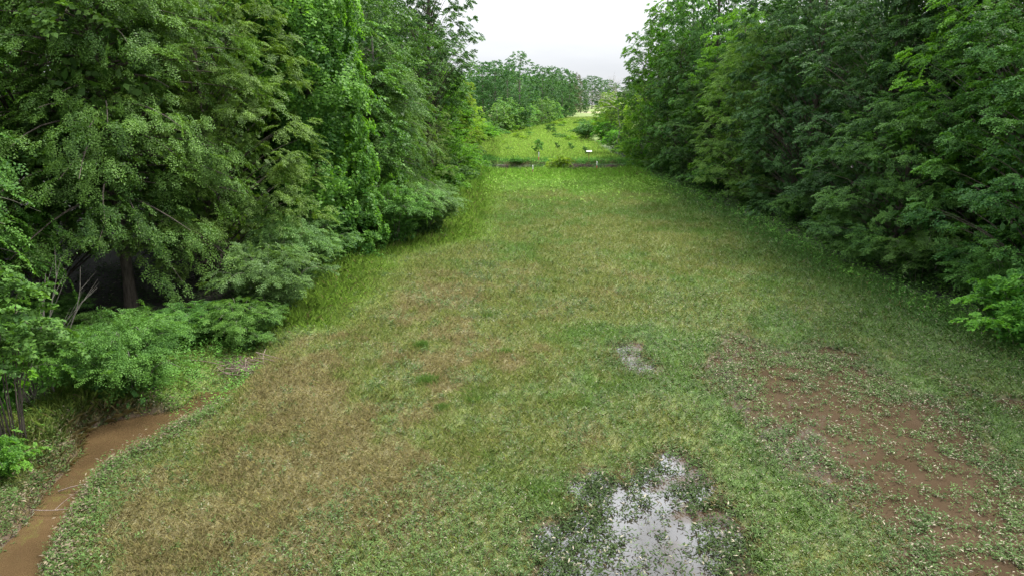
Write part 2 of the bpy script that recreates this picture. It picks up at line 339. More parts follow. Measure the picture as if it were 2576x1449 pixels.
def place_sprays(rg, templates, pos, dirs, nrm, scale, w=.5, fold=.12, vbase=None, vj=.28):
    """copies of small leafy twigs, one per position; returns vertices, quads and a tint per leaf"""
    X = unit(dirs); Yv = unit(np.cross(nrm, X)); Zv = np.cross(X, Yv)
    Rm = np.stack([X, Yv, Zv], -1)               # columns
    which = rg.integers(0, len(templates), len(pos)); Vs, Fs, As = [], [], []; off = 0
    if vbase is None: vbase = np.clip(rg.normal(.45, .18, len(pos)), 0, 1)
    for k, (P, D, Nn, S) in enumerate(templates):
        idx = np.where(which == k)[0]
        if not len(idx): continue
        r = Rm[idx]; s = scale[idx]
        P2 = np.einsum('nij,mj->nmi', r, P) * s[:, None, None] + pos[idx][:, None]
        D2 = np.einsum('nij,mj->nmi', r, D); N2 = np.einsum('nij,mj->nmi', r, Nn)
        S2 = np.broadcast_to(S[None], (len(idx), len(S))) * (.6 + .4 * s[:, None])
        V, F = leaf_quads(P2.reshape(-1, 3), D2.reshape(-1, 3), N2.reshape(-1, 3), S2.reshape(-1), w, fold)
        vb = np.repeat(vbase[idx], len(S)); Vs.append(V); Fs.append(F + off); off += len(V)
        As.append(np.clip(vb + rg.normal(0, vj * .6, len(vb)), 0, 1))
    return np.concatenate(Vs), np.concatenate(Fs), np.concatenate(As)
def tubes(paths, k=6):
    """paths: list of (points (n,3), radii (n,)) -> joined tapering limbs"""
    Vs, Fs, off = [], [], 0
    for P, r in paths:
        P = np.asarray(P, float); r = np.asarray(r, float); T = unit(np.gradient(P, axis=0))
        ref = np.where(np.abs(T[:, 2:3]) > .9, np.array([[1., 0, 0]]), np.array([[0, 0, 1.]]))
        A = unit(np.cross(T, ref)); B = np.cross(T, A); an = np.linspace(0, 2 * np.pi, k, endpoint=False)
        ring = P[:, None] + r[:, None, None] * (np.cos(an)[None, :, None] * A[:, None] + np.sin(an)[None, :, None] * B[:, None])
        n_ = len(P); Vs.append(ring.reshape(-1, 3)); i = np.arange(n_ * k).reshape(n_, k); j = np.roll(i, -1, 1)
        Fs.append(np.stack([i[:-1], j[:-1], j[1:], i[1:]], -1).reshape(-1, 4) + off); off += n_ * k
    return np.concatenate(Vs), np.concatenate(Fs)

class Kind:
    def __init__(s, name, crown, trunk, extra=None): s.name, s.crown, s.trunk, s.extra = name, crown, trunk, extra

def profile(kind, t):                    # crown radius against height fraction
    if kind == 'edge': return np.interp(t, [0, .05, .25, .55, .8, 1], [.55, .85, 1, 1, .85, .3])
    if kind == 'high': return np.interp(t, [0, .28, .45, .7, .9, 1], [.0, .25, .9, 1, .85, .35])
    if kind == 'mid': return np.interp(t, [0, .1, .3, .6, .85, 1], [.35, .6, .95, 1, .8, .3])
    return 1
def build_tree(name, seed, H, Rc, mat, bark, prof='edge', nb=80, per=26, tmpl=None, droop=.35, shelf=1.0, w=.5, leafscale=1.0,
               t0=.04, trunk_r=.28, core=1200, up=(.15, .9), lean=0, clump=0, vmu=.45, min_z=.4):
    rg = np.random.default_rng(seed)
    tz = np.linspace(0, 1, 12); tx = np.cumsum(rg.normal(0, .012 * H / 4, 12)); ty = np.cumsum(rg.normal(0, .012 * H / 4, 12)); tx -= tx[0]; ty -= ty[0]
    tp = np.stack([tx, ty, tz * H * .96], -1); paths = [(tp, trunk_r * (1.15 - tz) ** .8 + .02)]
    paths[0][1][0] *= 1.35
    P, D, Nn, S, VB = [], [], [], [], []
    for b in range(nb):
        t = t0 + (0.985 - t0) * ((b + rg.uniform(0, 1)) / nb) ** .92
        az = b * 2.39996 + rg.normal(0, .5)
        ln = Rc * float(profile(prof, t)) * rg.uniform(.62, 1.16)
        if ln < .5: ln = .5
        el = up[0] + (up[1] - up[0]) * t ** 1.5 + rg.normal(0, .12)
        o_ = np.array([np.interp(t, tz, tx), np.interp(t, tz, ty), t * H * .96 * .93])
        dh = np.array([math.cos(az), math.sin(az), 0]); pr = np.array([-dh[1], dh[0], 0]); bend = rg.normal(0, .15)
        dr = droop * rg.uniform(.6, 1.3)
        def pt(s): return o_ + dh * ln * s * math.cos(el * .6) + pr * bend * ln * s * s + np.array([0, 0, 1]) * (ln * (math.tan(el) * .6 * s - dr * s * s))
        ss = np.linspace(0, .97, 7); bp = np.array([pt(s) for s in ss])
        paths.append((bp, (trunk_r * .30 * (1 - t * .6)) * (1.04 - ss) + .008))
        k = max(6, int(per * (ln / Rc) ** 1.2)); bv = rg.normal(vmu, .15)
        for q in range(k):
            s = .22 + .78 * rg.uniform(0, 1) ** .75
            lat = rg.uniform(-1, 1) * ln * .42 * (1.15 - .75 * s) * shelf
            pp = pt(s) + pr * lat + np.array([0, 0, -.12 * abs(lat) + rg.normal(0, .10 + clump)])
            fw = (pt(min(1, s + .05)) - pt(s - .05)); fw /= np.linalg.norm(fw) + 1e-9
            d = fw + pr * np.sign(lat) * min(1.2, abs(lat) / (ln * .18 + .01)) * .7 + rg.normal(0, .22 + clump * .5, 3) + np.array([0, 0, -.22 * droop / .35])
            if pp[2] < min_z: pp[2] = min_z + rg.uniform(0, .5)
            P.append(pp); D.append(d); Nn.append(np.array([0, 0, 1]) + rg.normal(0, .28 + clump * .6, 3) + dh * .35); S.append(rg.uniform(.75, 1.25) * leafscale)
            VB.append(np.clip(bv + rg.normal(0, .12) + .10 * (s - .5), 0, 1))
    V, F, A = place_sprays(rg, tmpl, np.array(P), np.array(D), unit(np.array(Nn)), np.array(S), w, vbase=np.array(VB))
    if core:
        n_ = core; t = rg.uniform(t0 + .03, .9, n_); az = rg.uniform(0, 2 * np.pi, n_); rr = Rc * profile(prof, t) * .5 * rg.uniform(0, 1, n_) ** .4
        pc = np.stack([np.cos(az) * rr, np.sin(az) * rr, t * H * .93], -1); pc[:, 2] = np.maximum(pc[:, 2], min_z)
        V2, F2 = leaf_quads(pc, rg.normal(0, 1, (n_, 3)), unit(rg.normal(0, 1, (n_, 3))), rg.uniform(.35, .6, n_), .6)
        F = np.concatenate([F, F2 + len(V)]); V = np.concatenate([V, V2]); A = np.concatenate([A, rg.uniform(.05, .4, n_)])  # coarse inner leaves, added to block light and tinted dark as interior shade
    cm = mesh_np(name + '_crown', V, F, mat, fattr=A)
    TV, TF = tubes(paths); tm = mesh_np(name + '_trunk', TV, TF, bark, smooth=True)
    return Kind(name, cm, tm)

def build_clump_tree(name, seed, H, Rc, mat, bark, prof, tmpl, n_cl=230, n_sp=11, w=.6, leafscale=1., t0=.05, trunk_r=.28, core=2200, vmu=.45, lump=.5, csize=(.75, 1.6), flat=.8, inner=.25):
    """a crown of many leafy clumps, each lit on top and dark beneath, carried on limbs"""
    rg = np.random.default_rng(seed); tz = np.linspace(0, 1, 12)
    tx = np.cumsum(rg.normal(0, .004 * H, 12)); ty = np.cumsum(rg.normal(0, .004 * H, 12)); tx -= tx[0]; ty -= ty[0]
    paths = [(np.stack([tx, ty, tz * H * .93], -1), trunk_r * (1.15 - tz) ** .8 + .02)]; paths[0][1][0] *= 1.3
    P, D, Nn, S, VB = [], [], [], [], []; sd3 = rg.uniform(0, 99)
    for c in range(n_cl):
        t = t0 + (1 - t0) * ((c + rg.uniform(0, 1)) / n_cl) ** .95; az = c * 2.39996 + rg.normal(0, .35)
        lm = 1 - lump * .5 + lump * float(vnoise(az % 6.2832 * 1.4 + sd3, t * 7 + sd3, 5))
        far_ = rg.uniform(0, 1) < inner
        rr = Rc * float(profile(prof, min(t, .97))) * lm * (rg.uniform(.35, .75) if far_ else rg.uniform(.82, 1.08))
        ch = np.array([math.cos(az), math.sin(az), 0.]); ax = np.array([np.interp(t, tz, tx), np.interp(t, tz, ty), 0])
        C0 = ax + ch * rr + np.array([0, 0, t * H * .97 + rg.normal(0, .2)]); sz = rg.uniform(*csize) * (1.1 - .3 * t)
        if C0[2] < .7: C0[2] = .7 + rg.uniform(0, .6)
        if c % 2 == 0 or rr > Rc * .8:
            tb = max(.03, t - .10 - .12 * rr / Rc); B0 = np.array([np.interp(tb, tz, tx), np.interp(tb, tz, ty), tb * H * .93]); u = np.linspace(0, 1, 6)[:, None]
            paths.append((B0 + (C0 - B0) * u + np.array([0, 0, .35]) * np.sin(u * math.pi) * rr * .3, (.018 + trunk_r * .16 * rr / Rc * (1.2 - t)) * (1.08 - u[:, 0])))
        bv = rg.normal(vmu, .13); n_ = max(5, int(n_sp * sz * sz))
        for q in range(n_):
            d = rg.normal(0, 1, 3) + ch * .75 + np.array([0, 0, .35]); d /= np.linalg.norm(d)
            if d[2] < -.35: d[2] *= -.4
            pp = C0 + d * np.array([1, 1, flat]) * sz * rg.uniform(.1, .8); dd = d * np.array([1, 1, .45]) + np.array([0, 0, -.22]) + rg.normal(0, .15, 3)
            if pp[2] < .3: pp[2] = .3 + rg.uniform(0, .4)
            P.append(pp); D.append(dd); Nn.append(np.array([0, 0, .9]) + ch * .45 + d * .5 + rg.normal(0, .2, 3)); S.append(rg.uniform(.55, 1.0) * leafscale)
            VB.append(np.clip(bv + rg.normal(0, .12), 0, 1))
    V, F, A = place_sprays(rg, tmpl, np.array(P), np.array(D), unit(np.array(Nn)), np.array(S), w, vbase=np.array(VB))
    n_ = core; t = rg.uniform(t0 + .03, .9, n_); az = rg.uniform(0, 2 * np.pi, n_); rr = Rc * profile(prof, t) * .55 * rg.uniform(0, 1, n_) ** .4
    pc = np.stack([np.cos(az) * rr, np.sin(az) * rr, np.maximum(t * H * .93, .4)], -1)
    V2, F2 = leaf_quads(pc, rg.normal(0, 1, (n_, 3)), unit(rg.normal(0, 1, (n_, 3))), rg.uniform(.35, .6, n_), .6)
    F = np.concatenate([F, F2 + len(V)]); V = np.concatenate([V, V2]); A = np.concatenate([A, rg.uniform(.05, .4, n_)])  # inner filler leaves with crown shade in their tint, added to stop light
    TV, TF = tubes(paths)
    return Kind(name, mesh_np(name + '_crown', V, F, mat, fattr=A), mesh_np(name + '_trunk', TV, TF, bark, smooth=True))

rt = np.random.default_rng(11)
T_small = [spray_template(rt, 1.05, .14, .056, 8, .5, jit=.36) for _ in range(5)]
T_big = [spray_template(rt, 1.0, .19, .085, 8, .5, droop=.3, jit=.45) for _ in range(5)]
T_vine = [spray_template(rt, .9, .20, .085, 7, .4, droop=.5, jit=.5) for _ in range(5)]
T_priv = [spray_template(rt, 1.0, .085, .042, 8, .4, droop=.3, jit=.5) for _ in range(5)]
T_mid = [spray_template(rt, 1.5, .30, .15, 7, .7, droop=.3, jit=.7) for _ in range(4)]
T_far = [spray_template(rt, 1.8, .55, .34, 5, .9, droop=.3, jit=.9) for _ in range(4)]

K = {}
K['elm_a'] = build_tree('elm', 1, 20, 7.6, M_elm, M_bark, 'mid', 150, 26, T_small, .36, .8, .5, .95, t0=.24, core=2500, up=(.12, .9), clump=.18)
K['elm_b'] = build_clump_tree('elm', 2, 18, 6.8, M_elm2, M_bark, 'edge', T_small, 250, 9, .5, .95, t0=.10, flat=.5)
K['elm_c'] = build_tree('elm', 12, 13, 5.2, M_elm, M_bark_grey, 'edge', 90, 22, T_small, .40, .8, .5, .95, t0=.08, core=1500, trunk_r=.18, clump=.15)
K['oak_a'] = build_clump_tree('oak', 3, 23, 6.6, M_oak, M_bark, 'edge', T_big, 260, 9, .62, 1.0, t0=.02, flat=.55)
K['oak_b'] = build_clump_tree('oak', 4, 22, 6.0, M_oak_blue, M_bark, 'edge', T_big, 250, 9, .62, .95, t0=.02, flat=.45)
K['gum_a'] = build_clump_tree('gum', 5, 24, 5.8, M_gum, M_bark_grey, 'edge', T_big, 250, 9, .8, 1.0, t0=.06, flat=.8, lump=.8)
K['oak_c'] = build_clump_tree('oak', 13, 12, 5.0, M_oak, M_bark, 'edge', T_small, 170, 9, .6, 1.0, t0=.02, trunk_r=.16, core=1500, flat=.45, lump=.7)
K['sparse'] = build_clump_tree('sparse', 6, 28, 5.6, M_oak, M_bark, 'high', T_big, 230, 10, .8, 1.05, t0=.34, trunk_r=.30, core=0, lump=.9, inner=.3, csize=(.6, 1.15))
K['mid_a'] = build_clump_tree('midtree', 7, 18, 4.8, M_yellow, M_bark, 'edge', T_mid, 130, 8, .6, .8, t0=.04, core=900, lump=.8)
K['mid_b'] = build_clump_tree('midtree', 8, 22, 5.4, M_oak, M_bark, 'edge', T_mid, 150, 8, .6, .8, t0=.04, core=900, lump=.8)
K['mid_c'] = build_clump_tree('midtree', 18, 21, 5.6, M_gum, M_bark_grey, 'edge', T_mid, 150, 8, .65, .8, t0=.04, core=900, lump=.9)
K['fill_a'] = build_clump_tree('filltree', 9, 24, 6.5, M_oak, M_bark_grey, 'high', T_mid, 120, 7, .6, 1.0, t0=.28, core=500)
K['fill_b'] = build_clump_tree('filltree', 10, 22, 6.5, M_elm, M_bark, 'mid', T_mid, 120, 7, .6, 1.0, t0=.15, core=500)
K['far_a'] = build_clump_tree('fartree', 14, 22, 6.0, M_far, M_bark_grey, 'edge', T_far, 90, 6, .65, .75, t0=.04, core=600, lump=.6, csize=(1., 1.9))
K['far_b'] = build_clump_tree('fartree', 15, 24, 5.2, M_far, M_bark_grey, 'mid', T_far, 80, 6, .65, .7, t0=.08, core=500, lump=.9, csize=(.9, 1.8))
K['far_c'] = build_clump_tree('fartree', 16, 9, 3.2, M_young, M_bark_grey, 'edge', T_far, 40, 5, .65, .5, t0=.04, core=200, trunk_r=.1, lump=.7)
K['far_d'] = build_clump_tree('fartree', 17, 21, 4.5, M_far_brown, M_bark, 'mid', T_far, 60, 5, .65, .7, t0=.12, core=300)

def build_vine_tree(seed=20, H=19, Rc=3.9):
    rg = np.random.default_rng(seed); n_ = 2300
    t = rg.uniform(0, 1, n_) ** .9; az = rg.uniform(0, 2 * np.pi, n_)
    lump = .72 + .55 * fbm(az * 1.6 + 5, t * 9, 55) + .25 * fbm(az * 4 + 9, t * 22, 56)
    pr = np.interp(t, [0, .1, .3, .5, .75, .93, 1], [.95, 1.0, .95, .85, .9, .6, .15])
    # wrap noise seam by mirroring the azimuth
    lump = .45 + .85 * fbm(np.abs(az - np.pi) * 1.5, t * 7, 55, 2) + .35 * fbm(np.abs(az - np.pi) * 4, t * 20, 56, 2)
    rr = Rc * pr * lump * rg.uniform(.8, 1.0, n_)
    P = np.stack([np.cos(az) * rr, np.sin(az) * rr, .3 + t * H], -1)
    out = np.stack([np.cos(az), np.sin(az), np.zeros(n_)], -1)
    D = out * rg.uniform(.2, .7, n_)[:, None] + np.array([0, 0, -1.]) + rg.normal(0, .35, (n_, 3))
    Nn = unit(out + np.array([0, 0, .55]) + rg.normal(0, .3, (n_, 3)))
    vb = np.clip(.15 + .9 * (lump - .95) + rg.normal(0, .13, n_) + .25 * t, 0, 1)
    V, F, A = place_sprays(rg, T_vine, P, D, Nn, rg.uniform(.8, 1.3, n_), .85, vbase=vb)
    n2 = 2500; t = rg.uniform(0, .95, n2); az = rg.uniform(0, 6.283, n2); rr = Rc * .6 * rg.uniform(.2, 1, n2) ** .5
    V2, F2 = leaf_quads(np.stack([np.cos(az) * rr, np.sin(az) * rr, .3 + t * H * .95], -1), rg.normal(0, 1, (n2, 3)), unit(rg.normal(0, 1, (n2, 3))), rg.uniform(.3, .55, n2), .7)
    F = np.concatenate([F, F2 + len(V)]); V = np.concatenate([V, V2]); A = np.concatenate([A, rg.uniform(0, .4, n2)])  # dark-tinted leaves added inside the column as light-blocking shade
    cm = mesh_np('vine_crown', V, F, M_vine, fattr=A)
    tz = np.linspace(0, 1, 10); tp = np.stack([.3 * np.sin(tz * 3), .2 * np.cos(tz * 4), tz * H], -1)
    paths = [(tp, .3 * (1.1 - tz) + .03)]
    for b in range(16):
        tt = .2 + .7 * b / 16; a_ = b * 2.4; s = np.linspace(0, 1, 5)
        o_ = np.array([0, 0, tt * H]); paths.append((o_ + np.outer(s, [math.cos(a_) * 3, math.sin(a_) * 3, 1.5]), .07 * (1.05 - s) + .01))
    TV, TF = tubes(paths); return Kind('vine', cm, mesh_np('vine_trunk', TV, TF, M_bark, smooth=True))
K['vine'] = build_vine_tree()
K['vine_b'] = build_vine_tree(21, 12, 2.8)

def build_shrub(name, seed, H, Rc, mat, tmpl, n_stem=26, per=22, w=.5, bark=M_bark_grey, bare=.15, arch=.6, leafscale=1., core=500, lift=0.):
    """many stems arching out of one foot, leafy twigs along them"""
    rg = np.random.default_rng(seed); paths, P, D, Nn, S, VB = [], [], [], [], [], []
    for b in range(n_stem):
        az = b * 2.4 + rg.normal(0, .4); reach = Rc * rg.uniform(.25, 1.0); h_ = H * rg.uniform(.7, 1.0) * (1.08 - .45 * (reach / Rc) ** 2)
        dh = np.array([math.cos(az), math.sin(az), 0]); f0 = dh * .3 * Rc * rg.uniform(0, 1)
        def pt(s): return f0 + dh * reach * s ** 1.4 + np.array([0, 0, h_ * (math.sin(min(1, s * 1.12) * math.pi / 2)) - arch * h_ * .35 * max(0, s - .6) ** 1.5 * 2])
        ss = np.linspace(0, 1, 7); paths.append((np.array([pt(s) for s in ss]), (.022 * .7 + .001 * H) * (1.1 - ss) + .003)); bv = rg.normal(.45, .14)
        for q in range(per):
            s = bare + (1 - bare) * rg.uniform(0, 1) ** .8; fw = pt(min(1.05, s + .05)) - pt(s - .05); fw /= np.linalg.norm(fw)
            a_ = rg.uniform(0, 6.283); sd_ = np.array([math.cos(a_), math.sin(a_), 0])
            pp = pt(s) + sd_ * rg.uniform(0, .22) * Rc; pp[2] = max(pp[2], .15)
            P.append(pp); D.append(fw * .5 + sd_ * .9 + dh * .3 + rg.normal(0, .25, 3)); Nn.append(np.array([0, 0, 1]) + rg.normal(0, .3, 3) + dh * .3)
            S.append(rg.uniform(.6, 1.15) * leafscale); VB.append(np.clip(bv + rg.normal(0, .12) + .3 * (s - .6), 0, 1))
    V, F, A = place_sprays(rg, tmpl, np.array(P), np.array(D), unit(np.array(Nn)), np.array(S), w, vbase=np.array(VB))
    if core:
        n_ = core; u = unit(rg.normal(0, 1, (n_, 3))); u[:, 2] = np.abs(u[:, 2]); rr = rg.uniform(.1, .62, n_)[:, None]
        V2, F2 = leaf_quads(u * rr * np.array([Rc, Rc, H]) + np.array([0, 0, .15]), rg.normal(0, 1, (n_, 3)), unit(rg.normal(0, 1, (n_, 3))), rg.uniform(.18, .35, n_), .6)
        F = np.concatenate([F, F2 + len(V)]); V = np.concatenate([V, V2]); A = np.concatenate([A, rg.uniform(0, .35, n_)])  # shrub interior shade: added light-blocking leaves, tinted darker
    TV, TF = tubes(paths, 5)
    return Kind(name, mesh_np(name + '_leaves', V, F, mat, fattr=A), mesh_np(name + '_stems', TV, TF, bark, smooth=True))
K['privet'] = build_shrub('privet', 30, 3.2, 2.2, M_privet, T_priv, 30, 24, core=900)
K['greybush'] = build_shrub('greybush', 31, 4.2, 3.2, M_bush, T_small, 40, 17, core=1500, leafscale=.8)
K['bush_b'] = build_shrub('bush', 32, 4.5, 3.0, M_elm, T_small, 32, 16, core=1300, leafscale=.85)
K['bush_c'] = build_shrub('bush', 33, 3.6, 2.6, M_vine, T_vine, 24, 14, .85, core=900, leafscale=.85)
K['thicket'] = build_shrub('thicket', 34, 6.4, 1.9, M_privet, T_vine, 16, 20, .75, bare=.42, core=0, leafscale=.8, bark=M_bark)
K['darkbush'] = build_shrub('darkbush', 35, 4.0, 3.2, M_oak, T_small, 34, 16, core=1300, leafscale=.85)
K['lowbush'] = build_shrub('lowbush', 36, 1.5, 1.3, M_yellow, T_mid, 10, 6, core=60, leafscale=.5)
K['lowbush_d'] = build_shrub('lowbush', 37, 1.4, 1.2, M_privet, T_mid, 10, 6, core=60, leafscale=.5)
K['sapling'] = build_shrub('sapling', 38, 3.2, .75, M_privet, T_mid, 5, 8, core=0, bare=.22, leafscale=.42)
K['midbush'] = build_shrub('midbush', 39, 5.0, 3.4, M_gum, T_mid, 26, 12, .7, core=500, leafscale=.8)
K['midbush_d'] = build_shrub('midbush', 40, 4.6, 3.6, M_oak, T_mid, 26, 12, .7, core=500, leafscale=.8)

def plant(kind, name, label, cat, x, y, H=1.0, rz=None, group=None, sx=None, dz=0, crown='crown', stem='trunk'):
    k = K[kind]; r = bpy.data.objects.new(name, None); link(r); r.empty_display_size = .5
    r.location = (x, y, hz(x, y) - .08 + dz); r.rotation_euler = (0, 0, rz if rz is not None else float(rng.uniform(0, 6.28)))
    s = sx if sx else H; r.scale = (s, s, H); tag(r, label, cat, group)
    obj(crown, k.crown, r); obj(stem, k.trunk, r); return r

# ---------------------------------------------------------------- the woods' edge, left side
TL = 'trees along the left-hand wood edge'
def T(kind, label, x, y, H=1., sx=None, name='tree', cat='tree', rz=None, group=None, **k): return plant(kind, name, label, cat, x, y, H, rz, group, sx, **k)
T('elm_c', 'arching leafy tree above the sapling thicket at the picture edge', -25.5, 26.5, 1.25, 1.15, rz=1.0)
T('elm_a', 'huge green tree whose drooping boughs overhang the dark hollow by the creek', -21.5, 37, 1.12, 1.0, rz=.3)
T('gum_a', 'bright green tree in the upper corner with pale sunlit leaves', -31, 34.5, 1.1, 1.0, rz=2.0)
T('elm_b', 'olive green spreading tree with layered boughs beside the overhanging one', -18.8, 42.5, 1.15, .95, rz=.9)
T('elm_a', 'tall green tree standing just behind the vine-smothered one', -19, 53, 1.15, .95, rz=3.1)
T('vine', 'tall columnar tree smothered in bright climbing vines', -15.0, 51.0, 1.12, 1.22, rz=.5, name='vine_covered_tree', crown='vine_leaves')
T('elm_c', 'mid green rounded tree behind the olive bush on the wood edge', -12.2, 63, 1.35, 1.1, rz=4)
T('oak_b', 'dull green tree between the vine column and the tall open-crowned tree', -15.5, 72, .85, .85, rz=1)
T('sparse', 'very tall open-crowned tree with sky showing through its branches', -10.8, 92, 1.2, 1.05, rz=.4, name='tall_tree')
T('mid_c', 'bright green tree around the trunk of the open-crowned tree', -10.6, 99, .78, .9, rz=1.3)
T('elm_b', 'leafy green tree in front of the tall open-crowned trunk', -13.0, 84, .82, .75, rz=2.2)
T('mid_a', 'yellow-green rounded tree at the corner where the clearing opens out', -12.0, 128, .92, .95, rz=2)
T('mid_b', 'dark green tree closing the left bank by the ditch', -15, 116, .8, .9, rz=2.6)
T('mid_a', 'yellow-green tree last before the open field on the left bank', -11.5, 150, .8, .9, rz=5)
T('mid_a', 'low yellow-green tree beyond the ditch on the left bank', -11, 172, .55, .7, rz=1)

# right side
T('oak_b', 'dark bluish tree beside the near flooded corner, boughs to the ground', 31.5, 27, 1.0, 1.0, rz=.2)
T('oak_a', 'dark green oak overhanging the muddy water at the wood edge', 30.5, 37, 1.0, .95, rz=1.5)
T('gum_a', 'brighter green tree with hand-shaped leaves among dark oaks', 33.0, 45, 1.08, .9, rz=2.5)
T('oak_c', 'low dark tree with boughs sweeping out over the grass', 27.5, 48, 1.0, 1.0, rz=.6)
T('oak_b', 'bluish green tree with layered boughs above the strip of weeds', 30.5, 57, 1.05, 1.0, rz=4)
T('oak_a', 'tall dark oak rising behind the low sweeping tree', 35, 52, 1.2, 1.0, rz=5)
T('oak_b', 'grey-green layered tree halfway along the right-hand wood edge', 29.6, 69, 1.05, .95, rz=2.9)
T('elm_b', 'fine-leaved green tree leaning out over the far right-hand grass', 28.5, 81, 1.1, .9, rz=3.3)
T('mid_c', 'yellow-green tall tree near the bare tree on the skyline', 30.0, 92, 1.12, .9, rz=2.2)
T('oak_a', 'dark tree at the end of the mown grass near the ditch', 27.8, 95, .72, .8, rz=1.1)
T('mid_b', 'dark green tree standing right beside the ditch', 26.6, 112, .95, .9, rz=.4)
T('mid_c', 'tall green tree edging the skyline gap above the ditch', 25.3, 124, 1.38, .92, rz=5.1)
T('oak_a', 'towering dark tree rising over the ditch end', 29.5, 106, 1.5, 1.1, rz=2.4)
T('mid_c', 'towering light green tree second from the skyline gap', 29, 117, 1.38, 1.05, rz=4.4)
T('oak_b', 'lofty bluish tree filling the upper part of the right-hand woods', 32, 78, 1.35, 1.05, rz=5.4)
T('oak_b', 'lofty dark tree behind the overhanging oak', 38, 60, 1.4, 1.1, rz=.4)
T('sparse', 'ragged dark-leaved tree on the skyline next to the bare tree', 25.6, 131, .86, .72, rz=3, name='ragged_tree')
T('mid_a', 'yellow-green tree just beyond the ditch under the ragged tree', 27.3, 141, .82, .9, rz=.7)
T('mid_b', 'green tree second beyond the ditch on the right-hand bank', 27.5, 156, .72, .85, rz=2)
T('mid_a', 'pale yellow tree beside the far end of the weedy field', 28.0, 198, .78, .8, rz=4)
T('mid_b', 'green tree beside the far bushes of the weedy field', 32.5, 222, .72, .8, rz=4.6)
T('mid_a', 'yellow-green tree where the right-hand trees meet the distant skyline', 38.0, 245, .7, .8, rz=1.7)

# fill rows behind (seen only in the gaps)
def fill_row(pts, side):
    for i_, (x, y, kk, s) in enumerate(pts):
        T(kk, 'forest tree deep in the %s woods behind the edge trees' % side, x, y, s, s, name='forest_tree', group='trees deep in the %s woods' % side)
fr = np.random.default_rng(5); L_, R_ = [], []
for yy in np.arange(30, 150, 9.5):
    for dd in (9, 19, 31):
        e = float(interp_edge(LEFT_EDGE, yy)); L_.append((e - dd - fr.uniform(0, 4) - (5 if yy < 45 else 0), yy + fr.uniform(-3, 3) + (dd > 20) * 3, ['fill_a', 'fill_b'][fr.integers(2)], fr.uniform(.95, 1.2)))
for yy in np.arange(24, 150, 9.5):
    for dd in (14, 24, 36):
        e = float(interp_edge(RIGHT_EDGE, yy)); R_.append((e + dd + fr.uniform(0, 4), yy + fr.uniform(-3, 3), ['fill_a', 'fill_b'][fr.integers(2)], fr.uniform(.95, 1.2)))
fill_row(L_, 'left-hand'); fill_row(R_, 'right-hand')

# far trees
def far(kind, label, px, y, top_px, sx=None, foot=0, group=None, cat='tree'):
    """px: where it stands across the picture; y: distance; top_px: skyline height"""
    x = (px - 1288) / 1717 * (y * .966 + 2); el = math.atan((724.5 - top_px) / 1717) - R(15)
    z0 = hz(x, y); H = 11 + math.tan(el) * y - z0; base = {'far_a': 22, 'far_b': 24, 'far_c': 9, 'far_d': 21}[kind]
    s = H / base; return T(kind, label, x, y, s, (sx or 1) * s, name='distant_tree', cat=cat, group=group)
far('far_b', 'tallest distant tree with a bushy domed top over the field', 1306, 250, 128, .95)
far('far_a', 'grey-green distant tree just beyond the corner of the near woods', 1212, 300, 152)
far('far_a', 'distant tree filling the skyline left of the domed one', 1248, 290, 150)
far('far_b', 'distant tree whose crown leans against the domed one', 1275, 280, 158, .9)
far('far_a', 'round-topped distant tree right after the domed one', 1362, 300, 166, 1)
far('far_b', 'lighter distant tree third in the row after the domed one', 1388, 320, 165, .9)
far('far_a', 'leafy distant tree fourth in the row on the skyline', 1412, 335, 170, .9)
far('far_b', 'slim distant tree fifth in the row on the skyline', 1432, 360, 178, .8)
far('far_d', 'brownish distant tree between green ones on the skyline', 1446, 385, 183, .8)
far('far_a', 'dark distant tree beside the mown hilltop', 1460, 420, 196, .8)
far('far_b', 'distant tree right at the foot of the hilltop field', 1473, 455, 200, .7)
far('far_a', 'bluish tree at the farthest end of the hilltop', 1488, 560, 190, 1)
far('far_b', 'last faint tree on the skyline before the right-hand trees', 1508, 600, 195, 1)
far('far_a', 'faint bluish tree behind the hilltop field edge', 1530, 640, 200, 1)
for i_, (px, y, tp, s, lab) in enumerate([
    (1250, 232, 262, 1.1, 'light green young tree nearest the corner of the far field'), (1268, 240, 248, 1.1, 'pale feathery young tree at the far field edge'),
    (1292, 246, 255, 1.2, 'silvery green young tree beneath the domed distant tree'), (1322, 262, 262, 1.1, 'bright young tree beside the pale trunk of the domed tree'),
    (1342, 270, 270, 1.2, 'low bright young tree further along the far field edge'), (1362, 280, 245, 1., 'taller light green young tree halfway up the far field edge'),
    (1382, 292, 250, 1., 'green young tree uphill of the taller light green one'), (1402, 315, 262, 1.1, 'young tree in the upper bend of the far field'),
    (1420, 340, 258, 1., 'young tree where the far field narrows'), (1436, 380, 262, 1., 'small tree just below the mown hilltop')]):
    far('far_c', lab, px, y, tp, s, group='young trees along the far field edge')

